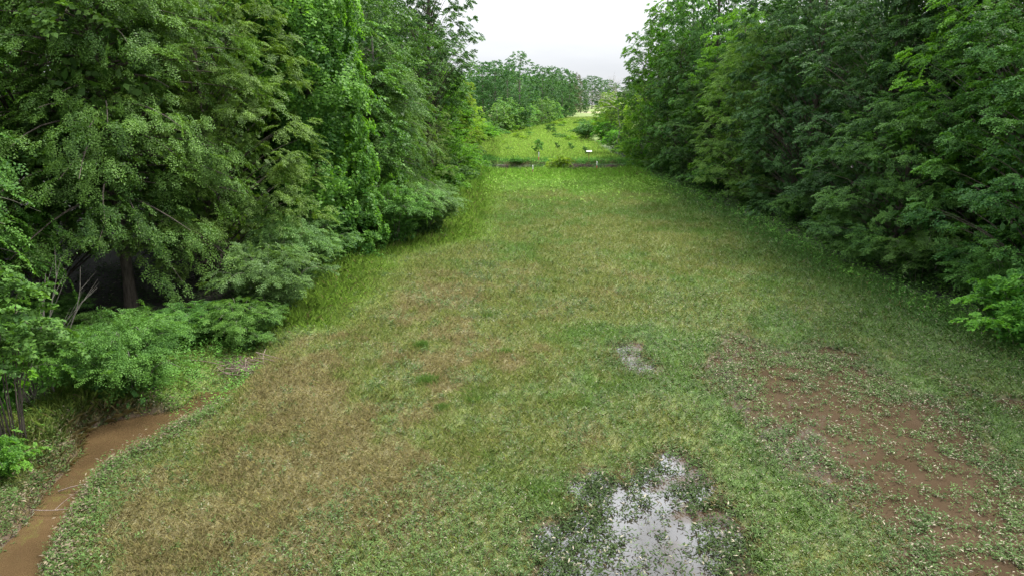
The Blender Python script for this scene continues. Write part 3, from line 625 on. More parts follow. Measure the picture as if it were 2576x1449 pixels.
# the woods behind the distant trees, one unbroken mass
rg = np.random.default_rng(300); n_ = 42000; yy = rg.uniform(300, 900, n_); ed = np.interp(yy, [300, 350, 500, 800], [2, 14, 38, 78]); xx = ed - rg.uniform(0, 1, n_) ** 1.5 * 170
top = 15 + 5 * vnoise(xx * .11, yy * .11, 301) + 2 * vnoise(xx * .3, yy * .3, 302); xr = np.interp(yy, [300, 370, 500, 800], [50, 62, 84, 135]) + rg.uniform(0, 1, n_) * 120
sw = rg.uniform(0, 1, n_) < .3; xx = np.where(sw, xr, xx); zz = terrain(xx, yy) + top * rg.uniform(0, 1, n_) ** .6
V, F = leaf_quads(np.stack([xx, yy, zz], -1), rg.normal(0, 1, (n_, 3)), unit(rg.normal(0, 1, (n_, 3)) + np.array([0, -.4, .6])), rg.uniform(1.4, 2.8, n_), .7)
tag(obj('far_woods', mesh_np('far_woods', V, F, M_far, fattr=rg.uniform(0, .9, n_))), 'distant woods massed behind the far field and the hilltop', 'woods', kind='stuff')
# bare pale tree
def bare_tree(x, y, H, sd_):
    rg = np.random.default_rng(sd_); paths = []
    def grow(p, d, ln, r, dep):
        s = np.linspace(0, 1, 4); bend = rg.normal(0, .12, 3); P = p + np.outer(s, d) * ln + np.outer(s * s, bend) * ln
        paths.append((P, r * (1 - .45 * s)))
        if dep == 0: return
        for _ in range(3 if dep > 1 else 4):
            q = P[rg.integers(2, 4)]; nd = d + rg.normal(0, .42, 3); nd[2] = max(nd[2], .1); nd /= np.linalg.norm(nd); grow(q, nd, ln * rg.uniform(.55, .8), r * .55, dep - 1)
    grow(np.zeros(3), np.array([-.05, 0, 1.]), H * .36, .17, 5)
    r = bpy.data.objects.new('bare_tree', None); link(r); r.location = (x, y, hz(x, y)); tag(r, 'leafless pale grey tree with fine twigs against the sky', 'tree')
    V, F = tubes(paths, 4)
    # trunk and twig parts
    cut = [i for i, (P, rr) in enumerate(paths) if rr[0] > .05]; tw = [i for i in range(len(paths)) if i not in set(cut)]
    V, F = tubes([paths[i] for i in cut], 5); obj('trunk', mesh_np('trunk', V, F, M_bark_pale, smooth=True), r)
    V, F = tubes([paths[i] for i in tw], 3); obj('twigs', mesh_np('twigs', V, F, M_bark_pale), r)
bare_tree(24.0, 160, 23, 3)

# ---------------------------------------------------------------- bushes
def B(kind, label, x, y, H=1., sx=None, name='bush', cat='bush', group=None, rz=None): return plant(kind, name, label, cat, x, y, H, rz, group, sx, crown='leaves', stem='stems')
B('thicket', 'leggy sapling thicket with bare lower stems at the creek bend', -16.6, 20.6, 1.0, 1.0, name='thicket')
B('bush_c', 'broad-leaved bush tangled with vines beside the leggy thicket', -19.3, 22.5, 1.35, .9)
B('bush_c', 'small bright broad-leaved bush on the muddy bank', -15.6, 18.6, .42, .36)
B('privet', 'bright green privet-like bush arching over the creek pool', -15.0, 25.0, .98, 1.0, rz=.5)
B('privet', 'smaller bright bush further back over the dark hollow', -17.6, 26.6, .6, .7)
B('darkbush', 'dark low bush in the shade at the corner of the thicket', -18.4, 17.2, .5, .5)
B('darkbush', 'dark low growth inside the hollow behind the smaller bright bush', -19.5, 31.5, .42, .8)
B('darkbush', 'dark undergrowth at the back of the hollow beside the tree foot', -24.5, 33.5, .5, .9)
B('darkbush', 'dark leafy growth at the mouth of the hollow next to the stick heap', -15.4, 31.4, .5, .7)
B('greybush', 'grey-green spiky bush under the drooping boughs', -13.0, 35.5, .95, .85, rz=1)
B('greybush', 'grey-green bush with upright twigs beneath the olive tree', -13.9, 40.5, 1.15, .9, rz=2)
B('bush_b', 'dark leafy bush beside the heap of dead sticks', -13.2, 31.6, .62, .7)
B('greybush', 'bush at the foot of the vine-covered tree', -13.6, 46, .9, .8, rz=4)
B('bush_b', 'olive rounded bush bulging out into the grass', -9.6, 54, 1.25, 1.1, rz=1)
B('greybush', 'brown-green dense bush at the tip of the wood edge', -7.8, 58, 1.15, 1.0, rz=2)
B('bush_c', 'vine-draped bush topping the brown-green one', -10.5, 58.5, 1.75, 1.0, rz=3)
B('bush_b', 'low green bush behind the tip of the wood edge', -8.2, 68, 1.0, 1.0)
B('midbush', 'rounded bush along the left edge short of the ditch', -8.6, 84, .8, .9)
B('midbush_d', 'dark shaggy bush below the tall open-crowned tree', -8.8, 94, .95, 1.0)
B('midbush', 'bright bush near the left end of the ditch', -9.0, 112, .95, 1.0)
B('midbush', 'bright bush at the far left edge of the weedy field', -8.5, 188, 1.2, 1.3)
B('midbush_d', 'dark bush before the grey-green distant tree', -7.5, 210, 1.2, 1.3)
B('midbush', 'bright bush where the far field bends away', -3.5, 236, 1.2, 1.3)
B('midbush_d', 'dark bush at the left corner beyond the ditch', -8.6, 140, .75, .8)
B('bush_c', 'bright rounded bush at the picture edge by the flooded grass', 24.4, 30.6, 1.0, 1.0, rz=.4)
B('darkbush', 'dark bush in shade beside the bright rounded one', 27.0, 35.5, .9, .9)
B('darkbush', 'dark spreading bush under the overhanging oak', 26.0, 42, .85, .9)
B('darkbush', 'dark bush at the foot of the low sweeping tree', 26.5, 53, .8, .9)
B('darkbush', 'dark bush halfway along the shaded right-hand edge', 27.2, 63, .85, 1.0)
B('bush_b', 'leafy bush before the grey-green layered tree', 26.2, 74, .9, .9)
B('midbush_d', 'dark bush where the mown grass ends', 25.2, 87, .9, .8)
B('midbush_d', 'dark shrub mass beside the right end of the ditch', 25.2, 106, .95, .8)
B('midbush', 'bright fern-like bush overhanging the ditch end', 24.6, 124, .8, .9)
B('midbush_d', 'shaded bush beyond the right end of the ditch', 26.0, 134, .9, 1.0)
B('midbush', 'yellowish bush between shaded ones beyond the ditch', 25.8, 148, .8, .9)
B('midbush_d', 'dark round bush standing out into the weedy field', 21.8, 205, 1.15, 1.1)
B('midbush', 'bush beside the dark round one in the weedy field', 26.2, 196, 1.2, 1.1)
B('midbush', 'light bush uphill beside the distant right-hand trees', 33, 236, 1.3, 1.4)
B('midbush_d', 'dark bush uphill at the foot of the yellow-green skyline tree', 36.5, 260, 1.3, 1.5)
B('midbush', 'last light bush before the tan patch on the hilltop', 41, 292, 1.2, 1.4)
B('midbush', 'bush on the right-hand edge opposite the two saplings', 25.6, 170, 1.0, 1.0)
# low shrubs of the weedy field
sr = np.random.default_rng(77); G_low = 'low shrubs dotted over the weedy field'
for i_ in range(46):
    y = float(150 + 170 * sr.uniform(0, 1) ** .8); a_, b_ = float(interp_edge(LEFT_EDGE, y)) + 2, float(interp_edge(RIGHT_EDGE, y)) - 2; x = float(sr.uniform(a_, b_))
    if sr.uniform() < .35: x = a_ + 6 * float(sr.uniform(0, 1))
    s = float(sr.uniform(.6, 1.25)); B(['lowbush', 'lowbush_d'][int(sr.integers(2))], 'low shrub dotted among others over the weedy field beyond the ditch', x, y, s, s * 1.15, name='low_shrub', cat='shrub', group=G_low)
B('lowbush', 'yellow-green bushy shrub growing in the ditch', 8.6, 123.5, 1.7, 1.7, name='shrub', cat='shrub')
B('lowbush_d', 'small dark shrub on the near lip of the ditch', 1.0, 127, 1.0, 1.0, name='shrub', cat='shrub')
B('lowbush_d', 'small dark shrub behind the leftmost tall marker post', 3.0, 129, .8, .8, name='shrub', cat='shrub')
for px_, y_, h_, lab in ((1353, 152, 1.35, 'slender sapling behind the tall marker post'), (1402, 170, .75, 'tiny sapling in the middle of the weedy field'), (1437, 165, .85, 'thin sapling left of the sign'), (1474, 150, .85, 'short sapling directly behind the white sign'), (1380, 235, 1.1, 'far sapling standing up from the low shrubs'), (1392, 228, 1.0, 'dark sapling beside the far one')):
    B('sapling', lab, (px_ - 1288) / 1717 * (y_ * .966 + 2.8), y_, h_, h_, name='sapling', cat='sapling')

# ---------------------------------------------------------------- markers and sign
def flat(name, c, rough=.5):
    return noisy_mat(name, tuple(v * .85 for v in c), c, 14, rough, .05)
M_white = flat('white_plastic', (.8, .8, .78)); M_red = flat('red_plastic', (.42, .05, .035)); M_rust = flat('rusty_red', (.24, .085, .05))
def lathe(name, prof, mat, parent, z=0, k=14, loc=(0, 0)):
    V = [(loc[0] + r * math.cos(a), loc[1] + r * math.sin(a), z + h) for r, h in prof for a in np.linspace(0, 2 * math.pi, k, endpoint=False)]
    F = [[i * k + j, i * k + (j + 1) % k, (i + 1) * k + (j + 1) % k, (i + 1) * k + j] for i in range(len(prof) - 1) for j in range(k)]
    return obj(name, mesh_np(name, np.array(V), np.array(F), mat, smooth=False), parent)
def marker(x, y, H, label, low, red_h):
    r = bpy.data.objects.new('marker_post', None); link(r); r.location = (x, y, hz(x, y) - .05); tag(r, label, 'marker post')
    lathe('post', [(.001, 0), (.065, 0), (.065, red_h), (.001, red_h)], low, r)
    lathe('cap_sleeve', [(.075, red_h - .02), (.085, red_h + .0), (.085, H - .08), (.06, H - .02), (.001, H)], M_white, r)
mk = lambda px, y: (px - 1288) / 1717 * (y * .966 + 2.8)
marker(mk(1340, 112), 112, 1.6, 'short marker post nearest the camera, white over brownish red', M_rust, .95)
marker(mk(1355, 131), 131, 2.2, 'tall red marker post with white top beyond the ditch', M_red, 1.35)
marker(mk(1501, 117.5), 117.5, 1.8, 'red marker post with white top on the near lip of the ditch', M_red, 1.1)
def box(name, s, loc, mat, parent, rot=(0, 0, 0), bev=.01):
    import bmesh
    bm = bmesh.new(); bmesh.ops.create_cube(bm, size=1)
    for v in bm.verts: v.co.x *= s[0]; v.co.y *= s[1]; v.co.z *= s[2]
    bmesh.ops.bevel(bm, geom=bm.edges[:], offset=bev, segments=1, affect='EDGES')
    me = bpy.data.meshes.new(name); bm.to_mesh(me); bm.free(); me.materials.append(mat); o_ = obj(name, me, parent); o_.location = loc; o_.rotation_euler = rot; return o_
sx_ = mk(1481, 130); r = bpy.data.objects.new('aerial_sign', None); link(r); r.location = (sx_, 130, hz(sx_, 130) - .05); tag(r, 'white roof-shaped sign on a red post beyond the ditch', 'sign')
box('post', (.12, .12, 2.25), (0, 0, 1.125), M_rust, r)
box('panel', (1.05, .36, .03), (0, -.17, 2.34), M_white, r, (R(38), 0, 0)); box('panel', (1.05, .36, .03), (0, .17, 2.34), M_white, r, (R(-38), 0, 0))
box('bracket', (.9, .06, .06), (0, 0, 2.24), M_rust, r)

# ---------------------------------------------------------------- sticks and twigs
M_stick = noisy_mat('dead_wood', (.10, .07, .055), (.24, .18, .145), 9, .9, .4)
def sticks(name, label, cat, cx, cy, n_, sp, ln, seed, zl=(.05, .5), kind=None, az=None, rad=.018):
    rg = np.random.default_rng(seed); r = []
    for i_ in range(n_):
        x, y = cx + rg.normal(0, sp[0]), cy + rg.normal(0, sp[1]); a_ = rg.uniform(0, 6.28) if az is None else az + rg.normal(0, .5); l_ = rg.uniform(*ln); z = hz(x, y) + rg.uniform(*zl)
        s = np.linspace(-.5, .5, 6); bend = rg.normal(0, .12); P = np.stack([x + np.cos(a_) * s * l_ - np.sin(a_) * bend * s * s * 4 * l_, y + np.sin(a_) * s * l_ + np.cos(a_) * bend * s * s * 4 * l_, z + s * l_ * rg.normal(0, .12)], -1)
        r.append((P, rad * rg.uniform(.6, 1.4) * (1.0 - .6 * (s + .5))))
    V, F = tubes(r, 5); o_ = obj(name, mesh_np(name, V, F, M_stick, smooth=True)); tag(o_, label, cat, kind=kind); return o_
bx_, by_ = gp(605, 918, -.2)
sticks('stick_pile', 'heap of bare dead sticks washed up where the grass meets the woods', 'stick pile', bx_, by_, 85, (.55, .38), (.6, 1.7), 3, (.0, .45), az=-.3)
def branch(name, label, cat, P0, heights, seed, mat=M_stick, thick=.03):
    rg = np.random.default_rng(seed); paths = []
    for (p, q, r0) in heights:
        s = np.linspace(0, 1, 6)[:, None]; p = np.array(p, float); q = np.array(q, float); mid = rg.normal(0, .08, 3) * np.linalg.norm(q - p)
        P = p + (q - p) * s + mid * 4 * s * (1 - s) * .5; paths.append((P + np.array(P0), r0 * (1.1 - s[:, 0] * .8)))
        for k_ in range(3):
            b0 = P[2 + k_]; d = (q - p) * .3 + rg.normal(0, .25, 3) * np.linalg.norm(q - p) * .3; paths.append((b0 + np.outer(np.linspace(0, 1, 4), d) + np.array(P0), r0 * .4 * np.array([1, .7, .5, .2])))
    V, F = tubes(paths, 5); o_ = obj(name, mesh_np(name, V, F, mat, smooth=True)); tag(o_, label, cat); return o_
c0 = gp(240, 1228, -.36); branch('fallen_branch', 'thin forked branch lying in the narrow neck of the creek', 'branch', (c0[0], c0[1], -.33), [((-1.0, -.2, .0), (.9, .1, .12), .02), ((-.3, -.1, 0), (.1, .9, .15), .016)], 4)
c0 = gp(140, 1290, -.36); branch('fallen_branch', 'longer pale branch reaching out from the bank over muddy water', 'branch', (c0[0], c0[1], -.30), [((-.7, 0, .05), (1.2, .1, .15), .018), ((0, 0, .05), (.3, .6, .25), .012)], 5)
x0, y0 = -17.6, 24.2
branch('dead_shrub', 'fan of bare reddish twigs rising before the dark hollow', 'dead shrub', (x0, y0, hz(x0, y0)), [((0, 0, 1.8), (1.5, .6, 5.2), .03), ((0, 0, 1.9), (.9, .5, 5.6), .028), ((0, 0, 1.5), (2.0, .6, 4.4), .025), ((0, 0, 1.2), (.3, .4, 5.0), .03), ((0, 0, 1.4), (1.6, 0, 3.8), .025), ((0, 0, 0), (0, 0, 2.), .05)], 6, M_bark_grey)
x0, y0 = gp(100, 1050, -.5)
branch('dead_shrub', 'clump of bare upright stems beside the creek pool', 'dead shrub', (x0, y0, hz(x0, y0)), [((rng.normal(0, .25), rng.normal(0, .25), 0), (rng.normal(0, .9), rng.normal(0, .6), 2.6 + rng.uniform(0, 1.2)), .024) for _ in range(16)], 7, M_bark_grey)
# brown washed-up brush along the cut bank of the ditch
rg = np.random.default_rng(9); pp_ = []
for i_ in range(1100):
    x = rg.uniform(-4, 21.5); 
    if rg.uniform() > .35 + .65 * float(vnoise(x * .35, 1, 61)): continue
    y = 126.4 + rg.normal(0, .9) + 1.2 * (float(vnoise(x * .5, 3, 62)) - .5); z = hz(x, y) + rg.uniform(0, .75) * float(vnoise(x * .6, 7, 63)) * 1.3; a_ = rg.normal(0, .9); l_ = rg.uniform(.5, 1.6); s = np.linspace(-.5, .5, 4)
    pp_.append((np.stack([x + np.cos(a_) * s * l_, y + np.sin(a_) * s * l_, z + s * l_ * rg.normal(.1, .35)], -1), .028 * np.array([1, .8, .6, .3])))
M_brush = noisy_mat('brush_brown', (.035, .022, .013), (.13, .078, .045), 5, .95, .3)
V, F = tubes(pp_, 3); tag(obj('brush_debris', mesh_np('brush_debris', V, F, M_brush)), 'tangle of brown dead brush along the bank of the ditch', 'brush', kind='stuff')

# ---------------------------------------------------------------- grass and weeds
def scatter(n_, rmin, rmax, pw, rg, ang=46):
    """uniform in bearing, thinning with distance as r**-pw"""
    u = rg.uniform(0, 1, n_); e = 2 - pw
    r = (rmin ** e + u * (rmax ** e - rmin ** e)) ** (1 / e); a = R(ang) * rg.uniform(-1, 1, n_)
    return r * np.sin(a), r * np.cos(a), r
def inside(x, y, lm=0., rm=0.):
    return (x > interp_edge(LEFT_EDGE, y) - lm) & (x < interp_edge(RIGHT_EDGE, y) + rm)
BOTTOM = G([(1080,1190),(1300,1240),(1480,1350),(1450,1449),(1420,1600),(700,1600),(760,1449),(820,1390),(1000,1300)])
def weed_density(x, y):
    f = fbm(x * .45, y * .4, 70); f2 = fbm(x * 1.5, y * 1.3, 71)
    d = sstep(-1.5, 7, x - (y - 14) * .16 + 6 * (f - .5)) * (1 - sstep(28, 46, y + 10 * (f - .5)))
    d = np.maximum(d, (1 - sstep(.3, 2.2, np.abs(sdf(x, y, CREEK)) + 1.2 * (f - .5))) * .9)
    d = np.where(x < interp_edge(LEFT_EDGE, y) - .5, 0, d)
    d = np.maximum(d, (1 - sstep(.3, 2.4, np.abs(sdf(x, y, CREEK)) + 1.2 * (f - .5))) * .9)
    d = np.maximum(d, np.maximum(sstep(.57, .68, f), sstep(.6, .7, f2)) * .75 * (1 - sstep(40, 60, y)))
    d = np.maximum(d, (1 - sstep(0, 3.8, interp_edge(RIGHT_EDGE, y) - x + 3 * (f - .5))) * .9)
    d = np.maximum(d, 1 - sstep(-.3, .8, sdf(x, y, BOTTOM) + 1.6 * (f - .5)))
    for px_, py_, r_ in ((950, 970, .8), (1180, 950, 1.1), (1440, 955, .9), (1530, 1010, 1.2), (1350, 720, 1.2), (1680, 760, 1.6), (1010, 800, .7), (1290, 1080, .7)):
        cx_, cy_ = gp(px_, py_); d = np.maximum(d, .9 * (1 - sstep(.3 * r_, r_, np.hypot(x - cx_, (y - cy_) * .7) + .8 * (f2 - .5))))
    fl = flood(x, y)
    return d * np.where(fl > 0, .15, 1.0)
# 1. fine grass blades
rg = np.random.default_rng(100); n0 = 2300000
x, y, r = scatter(n0, 12.5, 340, 1.5, rg)
keep = inside(x, y, 1.0, .8) & (sdf(x, y, CREEK) > .05)
fl = flood(x, y); wd = weed_density(x, y)
keep &= rg.uniform(0, 1, n0) < np.where(fl > .05, .035, 1 - .6 * np.clip(wd, 0, 1))
keep &= ~((y > 120.8) & (y < 127.6) & (x > -3) & (x < 22) & (rg.uniform(0, 1, n0) < .92 * sstep(.35, .6, vnoise(x * .35, y * .2, 61))))
x, y, r, fl = x[keep], y[keep], r[keep], fl[keep]; nb_ = len(x)
z = terrain(x, y)
le = interp_edge(LEFT_EDGE, y); re = interp_edge(RIGHT_EDGE, y)
tall = 1 + 1.6 * (1 - sstep(.5, 4.5, x - le)) + .6 * (1 - sstep(.5, 4, re - x)) + .9 * sstep(100, 112, y)
lod = np.clip(r / 24, .8, 9) ** .8
c = ground_rgb(x, y) * 1.48
patch = fbm(x * .8, y * .8, 90)
dead = rg.uniform(0, 1, nb_) < np.clip(.36 - .9 * (c[:, 1] - c[:, 0] - .01) / .05, .06, .75)
straw = np.array([.43, .39, .18]); brown = np.array([.31, .265, .135])
mixv = rg.uniform(0, 1, nb_)[:, None]
c = np.where(dead[:, None], straw * mixv + brown * (1 - mixv), c * (1 + rg.uniform(-.3, .5, nb_) * np.clip(40 / r, .3, 1))[:, None])
live = (~dead) & (rg.uniform(0, 1, nb_) < .45); c[live] = c[live] * .4 + np.array([.105, .185, .035]) * .6 * rg.uniform(.8, 1.3, live.sum())[:, None]
az = rg.uniform(0, 2 * np.pi, nb_) ; tilt = np.where(dead, rg.uniform(.3, 1.2, nb_), rg.uniform(.1, .9, nb_))
hgt = rg.uniform(.13, .33, nb_) * tall * lod ** .35 * (.7 + .7 * patch)
wdt = rg.uniform(.0045, .009, nb_) * lod
d = np.stack([np.cos(az) * np.sin(tilt), np.sin(az) * np.sin(tilt), np.cos(tilt)], -1)
sdv = np.stack([-np.sin(az), np.cos(az), 0 * az], -1)
base = np.stack([x, y, z - .01], -1); tip = base + d * hgt[:, None]; tip[:, 2] -= .15 * hgt * np.sin(tilt)
midp = base + d * hgt[:, None] * .55 + np.array([0, 0, .10]) * hgt[:, None]
V = np.stack([base - sdv * wdt[:, None] / 2, base + sdv * wdt[:, None] / 2, midp + sdv * wdt[:, None] * .45, tip, midp - sdv * wdt[:, None] * .45], 1).reshape(-1, 3)
F = np.arange(nb_ * 5).reshape(-1, 5)
tag(obj('grass', mesh_np('grass', V, F, M_blade, fcol=c)), 'matted tan and green meadow grass covering the clearing', 'grass', kind='stuff')

# 2. broad-leaved weeds (smartweed) over the wet ground, pale muddy lower leaves
def weeds(name, label, n_, seed, rmin, rmax, dens, hgt, leaf, cols, nl=9, pw=1.45, wl=.30, lm=0., rm=1.0, pale=.25, creek=True):
    rg = np.random.default_rng(seed); x, y, r = scatter(n_, rmin, rmax, pw, rg)
    k = rg.uniform(0, 1, n_) < dens(x, y); k &= inside(x, y, lm, rm)
    if creek: k &= sdf(x, y, CREEK) > -.1
    x, y, r = x[k], y[k], r[k]; m_ = len(x); z = terrain(x, y); lod = np.clip(r / 24, .85, 4.) ** .7
    h = rg.uniform(.45, 1., m_) * hgt * lod ** .5; az0 = rg.uniform(0, 6.28, m_); lean = rg.uniform(0, .6, m_)
    Ps, Ds, Ss, Cs = [], [], [], []
    for q in range(nl):
        u = (q + rg.uniform(.2, 1, m_)) / nl; az = az0 + q * 2.4 + rg.normal(0, .4, m_)
        p = np.stack([x + np.cos(az0) * lean * h * u, y + np.sin(az0) * lean * h * u, z + h * u * .95 + .01], -1)
        el = rg.uniform(-.55, .45, m_) + .35 * u
        Ds.append(np.stack([np.cos(az) * np.cos(el), np.sin(az) * np.cos(el), np.sin(el)], -1)); Ps.append(p)
        Ss.append(leaf * rg.uniform(.6, 1.2, m_) * lod * (1.1 - .35 * u))
        f = fbm(x * .6, y * .6, 95)[:, None]; cc = cols[0] * (1 - f) + cols[1] * f; cc = cc * rg.uniform(.65, 1.35, m_)[:, None] * (.75 + .5 * u[:, None])
        pl = rg.uniform(0, 1, m_) < pale * (1.5 - 1.1 * u); cc = np.where(pl[:, None], np.array([.24, .235, .155]) * rg.uniform(.6, 1.25, m_)[:, None], cc); Cs.append(cc)
    P = np.concatenate(Ps); D = np.concatenate(Ds); Nn = unit(np.array([0, 0, 1.]) + rg.normal(0, .28, P.shape))
    V, F = leaf_quads(P, D, Nn, np.concatenate(Ss), wl, .08)
    tag(obj(name, mesh_np(name, V, F, M_ground_leaf, fcol=np.concatenate(Cs))), label, 'weeds', kind='stuff')
weeds('smartweed', 'low broad-leaved weeds with muddy pale leaves around the flood water', 90000, 201, 12.5, 95, weed_density, .30, .125, (np.array([.042, .085, .026]), np.array([.095, .150, .038])), 9, lm=7, pale=.15)
def flood_weeds():
    """clumps of half-drowned weeds standing in the flood water"""
    rg = np.random.default_rng(210); n_ = 26000; x = rg.uniform(0, 19, n_); y = rg.uniform(11, 36, n_)
    fl = flood(x, y); f = fbm(x * .9 + y * .35, y * 1.25, 140); f2 = fbm(x * 2.6, y * 2.6, 141)
    edge = 1 - sstep(0, 2.2, fl); cl = sdf(x, y, CLEAR) < .5
    p = np.where(cl | (sdf(x, y, SMALL) < 1), .22 + .5 * edge, .26 + .85 * edge) * (.22 + 2. * sstep(.42, .62, f * .5 + f2 * .5))
    k = (fl > -.6) & (rg.uniform(0, 1, n_) < p); x, y = x[k], y[k]; m_ = len(x); z = np.full(m_, -.06)
    h = rg.uniform(.08, .24, m_); Ps, Ds, Ss, Cs = [], [], [], []; az0 = rg.uniform(0, 6.28, m_); g = fbm(x * .5, y * .5, 142)[:, None]
    for q in range(10):
        u = (q + rg.uniform(.2, 1, m_)) / 10; az = az0 + q * 2.4 + rg.normal(0, .4, m_); el = rg.uniform(-.5, .5, m_) + .3 * u
        Ps.append(np.stack([x + rg.normal(0, .07, m_), y + rg.normal(0, .07, m_), z + h * u + .012], -1)); Ds.append(np.stack([np.cos(az) * np.cos(el), np.sin(az) * np.cos(el), np.sin(el)], -1))
        Ss.append(rg.uniform(.07, .135, m_) * np.where(sdf(x, y, CLEAR) < .5, 1.25, 1)); cc = np.array([.045, .088, .028]) * (1 - g) + np.array([.09, .145, .038]) * g; cc = cc * rg.uniform(.7, 1.4, m_)[:, None]
        pl = rg.uniform(0, 1, m_) < np.where((sdf(x, y, CLEAR) < .8) | (sdf(x, y, SMALL) < 1), .06, .28 - .22 * u); cc = cc * np.where(sdf(x, y, CLEAR) < .3, .55, 1.)[:, None]; Cs.append(np.where(pl[:, None], np.array([.34, .31, .22]) * rg.uniform(.6, 1.2, m_)[:, None], cc))  # weeds in the clear puddle painted darker, as silhouettes against the reflection
    P = np.concatenate(Ps); P[:, 2] = np.maximum(P[:, 2], -.045); V, F = leaf_quads(P, np.concatenate(Ds), unit(np.array([0, 0, 1.]) + rg.normal(0, .4, P.shape)), np.concatenate(Ss), .32, .08)
    tag(obj('drowned_weeds', mesh_np('drowned_weeds', V, F, M_ground_leaf, fcol=np.concatenate(Cs))), 'pale mud-coated weeds standing in the brown flood water', 'weeds', kind='stuff')
flood_weeds()
def bank_weeds():
    rg = np.random.default_rng(220); n_ = 30000; x = rg.uniform(-27, -8.5, n_); y = rg.uniform(11, 30, n_); d = sdf(x, y, CREEK)
    f = fbm(x * .8, y * .8, 150); left = x < -12.5 - .12 * (y - 14) - .35 * np.maximum(y - 20, 0) * 0
    p = np.where(left, (1 - sstep(2.5, 5, d)), (1 - sstep(.5, 1.8, d + .8 * (f - .5)))) * (d > .28) * sstep(.25, .5, f)
    k = rg.uniform(0, 1, n_) < p; x, y, f = x[k], y[k], f[k]; m_ = len(x); z = terrain(x, y); h = rg.uniform(.15, .5, m_); Ps, Ds, Ss, Cs = [], [], [], []
    dry = (rg.uniform(0, 1, m_) < .35 * (1 - sstep(.2, 1.4, sdf(x, y, CREEK))))
    for q in range(10):
        u = (q + rg.uniform(.2, 1, m_)) / 10; az = rg.uniform(0, 6.28, m_); el = rg.uniform(-.6, .5, m_)
        Ps.append(np.stack([x + rg.normal(0, .09, m_), y + rg.normal(0, .09, m_), z + h * u], -1)); Ds.append(np.stack([np.cos(az) * np.cos(el), np.sin(az) * np.cos(el), np.sin(el)], -1))
        Ss.append(rg.uniform(.06, .14, m_)); g = f[:, None]; cc = (np.array([.05, .11, .03]) * (1 - g) + np.array([.12, .20, .045]) * g) * rg.uniform(.7, 1.4, m_)[:, None]
        pl = dry | (rg.uniform(0, 1, m_) < .14); Cs.append(np.where(pl[:, None], np.array([.20, .165, .11]) * rg.uniform(.6, 1.3, m_)[:, None], cc * .8))
    P = np.concatenate(Ps); V, F = leaf_quads(P, np.concatenate(Ds), unit(np.array([0, 0, 1.]) + rg.normal(0, .4, P.shape)), np.concatenate(Ss), .34, .08)
    tag(obj('bank_weeds', mesh_np('bank_weeds', V, F, M_ground_leaf, fcol=np.concatenate(Cs))), 'leafy and mud-dried weeds hanging over the creek banks', 'weeds', kind='stuff')
bank_weeds()
POCKET = G([(330,850),(560,870),(640,940),(560,1010),(480,1035),(380,1035),(330,960)], -.3)
def edge_dens(x, y):
    dl = x - interp_edge(LEFT_EDGE, y); dr = interp_edge(RIGHT_EDGE, y) - x; f = fbm(x * .5, y * .5, 99)
    a = 1 - sstep(-.5, 2.2, dl + 2.5 * (f - .5)); b = 1 - sstep(-.5, 2.5, dr + 2.5 * (f - .5))
    return np.clip(np.maximum.reduce([a * .55, b, 1 - sstep(-.2, .6, sdf(x, y, POCKET))]), 0, 1)
weeds('tall_weeds', 'knee-high bright green weeds fringing both wood edges', 60000, 202, 13, 180, edge_dens, .75, .15, (np.array([.06, .17, .03]), np.array([.14, .30, .04])), 10, pw=1.4, lm=3.5, rm=3.5, pale=.03)
def far_dens(x, y):
    f = fbm(x * .25, y * .25, 120); return sstep(72, 95, y + 10 * (f - .5)) * (.3 + .7 * sstep(.4, .6, f)) * (1 - ((y > 120.5) & (y < 127.6) & (x > -3) & (x < 22)) * sstep(.35, .6, vnoise(x * .35, y * .2, 61)))
weeds('field_weeds', 'dense green weeds covering the ground before and beyond the ditch', 90000, 203, 65, 330, far_dens, .55, .13, (np.array([.16, .30, .045]), np.array([.25, .39, .06])), 5, pw=1.0, pale=.02, creek=False, wl=.4)
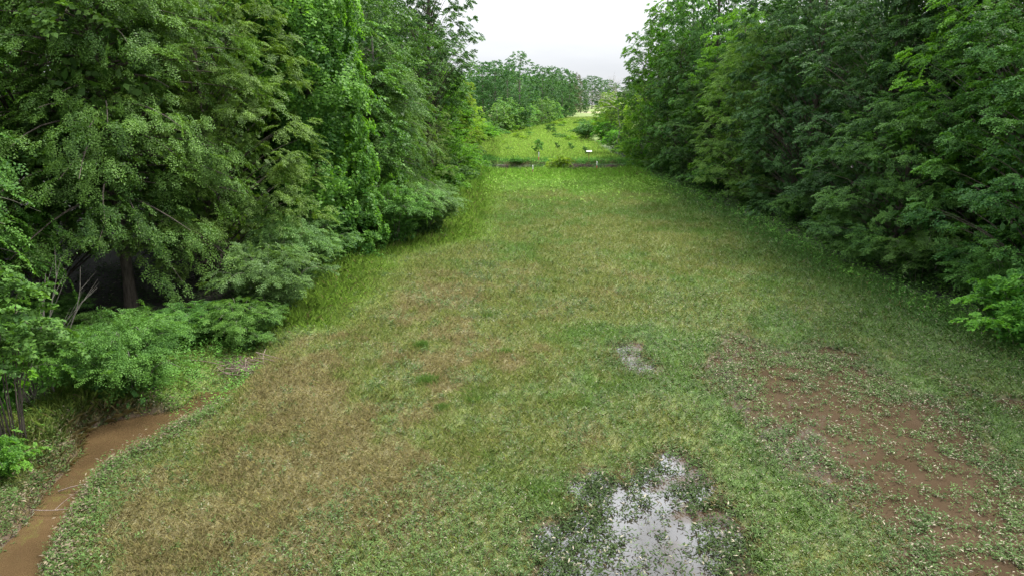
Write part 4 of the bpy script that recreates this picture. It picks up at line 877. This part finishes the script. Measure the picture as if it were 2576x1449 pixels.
def under_dens(x, y):
    dl = interp_edge(LEFT_EDGE, y) - x; dr = x - interp_edge(RIGHT_EDGE, y); return ((dl > 0) & (dl < 24) | (dr > 0) & (dr < 8)) * .9 * sstep(.30, .5, fbm(x * .3, y * .3, 130))
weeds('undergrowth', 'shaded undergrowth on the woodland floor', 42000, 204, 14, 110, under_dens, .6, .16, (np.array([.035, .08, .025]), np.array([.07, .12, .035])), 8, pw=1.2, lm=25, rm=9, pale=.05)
# 3. bright tufts that stand out in the tan grass
def tuft(x, y, h, n_, seed, label, spread=.16):
    rg = np.random.default_rng(seed); bx = x + np.clip(rg.normal(0, spread, n_), -1.8 * spread, 1.8 * spread); by = y + np.clip(rg.normal(0, spread * .8, n_), -1.5 * spread, 1.5 * spread); az = rg.uniform(0, 6.28, n_); ti = rg.uniform(.05, .6, n_); hh = h * rg.uniform(.6, 1.1, n_)
    d = np.stack([np.cos(az) * np.sin(ti), np.sin(az) * np.sin(ti), np.cos(ti)], -1); sv = np.stack([-np.sin(az), np.cos(az), 0 * az], -1) * .011
    b0 = np.stack([bx, by, terrain(bx, by) - .01], -1); md = b0 + d * hh[:, None] * .55; tp = b0 + d * hh[:, None] * 1.0 + np.stack([np.cos(az), np.sin(az), -1 + 0 * az], -1) * (hh * .12 * ti)[:, None]
    V = np.stack([b0 - sv / 2, b0 + sv / 2, md + sv / 2, tp, md - sv / 2], 1).reshape(-1, 3)
    tag(obj('grass_tuft', mesh_np('grass_tuft', V, np.arange(n_ * 5).reshape(-1, 5), M_blade, fcol=np.array([.115, .215, .038]) * rg.uniform(.7, 1.4, n_)[:, None])), label, 'grass tuft')
for px_, py_, h_, n_, lab in ((1063, 868, .42, 420, 'compact bright green grass tuft standing in tan grass'), (1075, 955, .38, 520, 'wider bright grass tuft nearer the camera than the compact one'), (1110, 1022, .25, 420, 'low bright tuft at one end of the short green strip'), (1190, 1002, .22, 420, 'low bright tuft at the upper end of the short green strip'), (1270, 880, .25, 320, 'soft pale green tuft uphill in the tan grass'), (1225, 790, .25, 260, 'small bright tuft farthest up the meadow')):
    xx, yy = gp(px_, py_ + 6); tuft(xx, yy, h_, n_, int(px_), lab, .16 if n_ < 500 else .24)
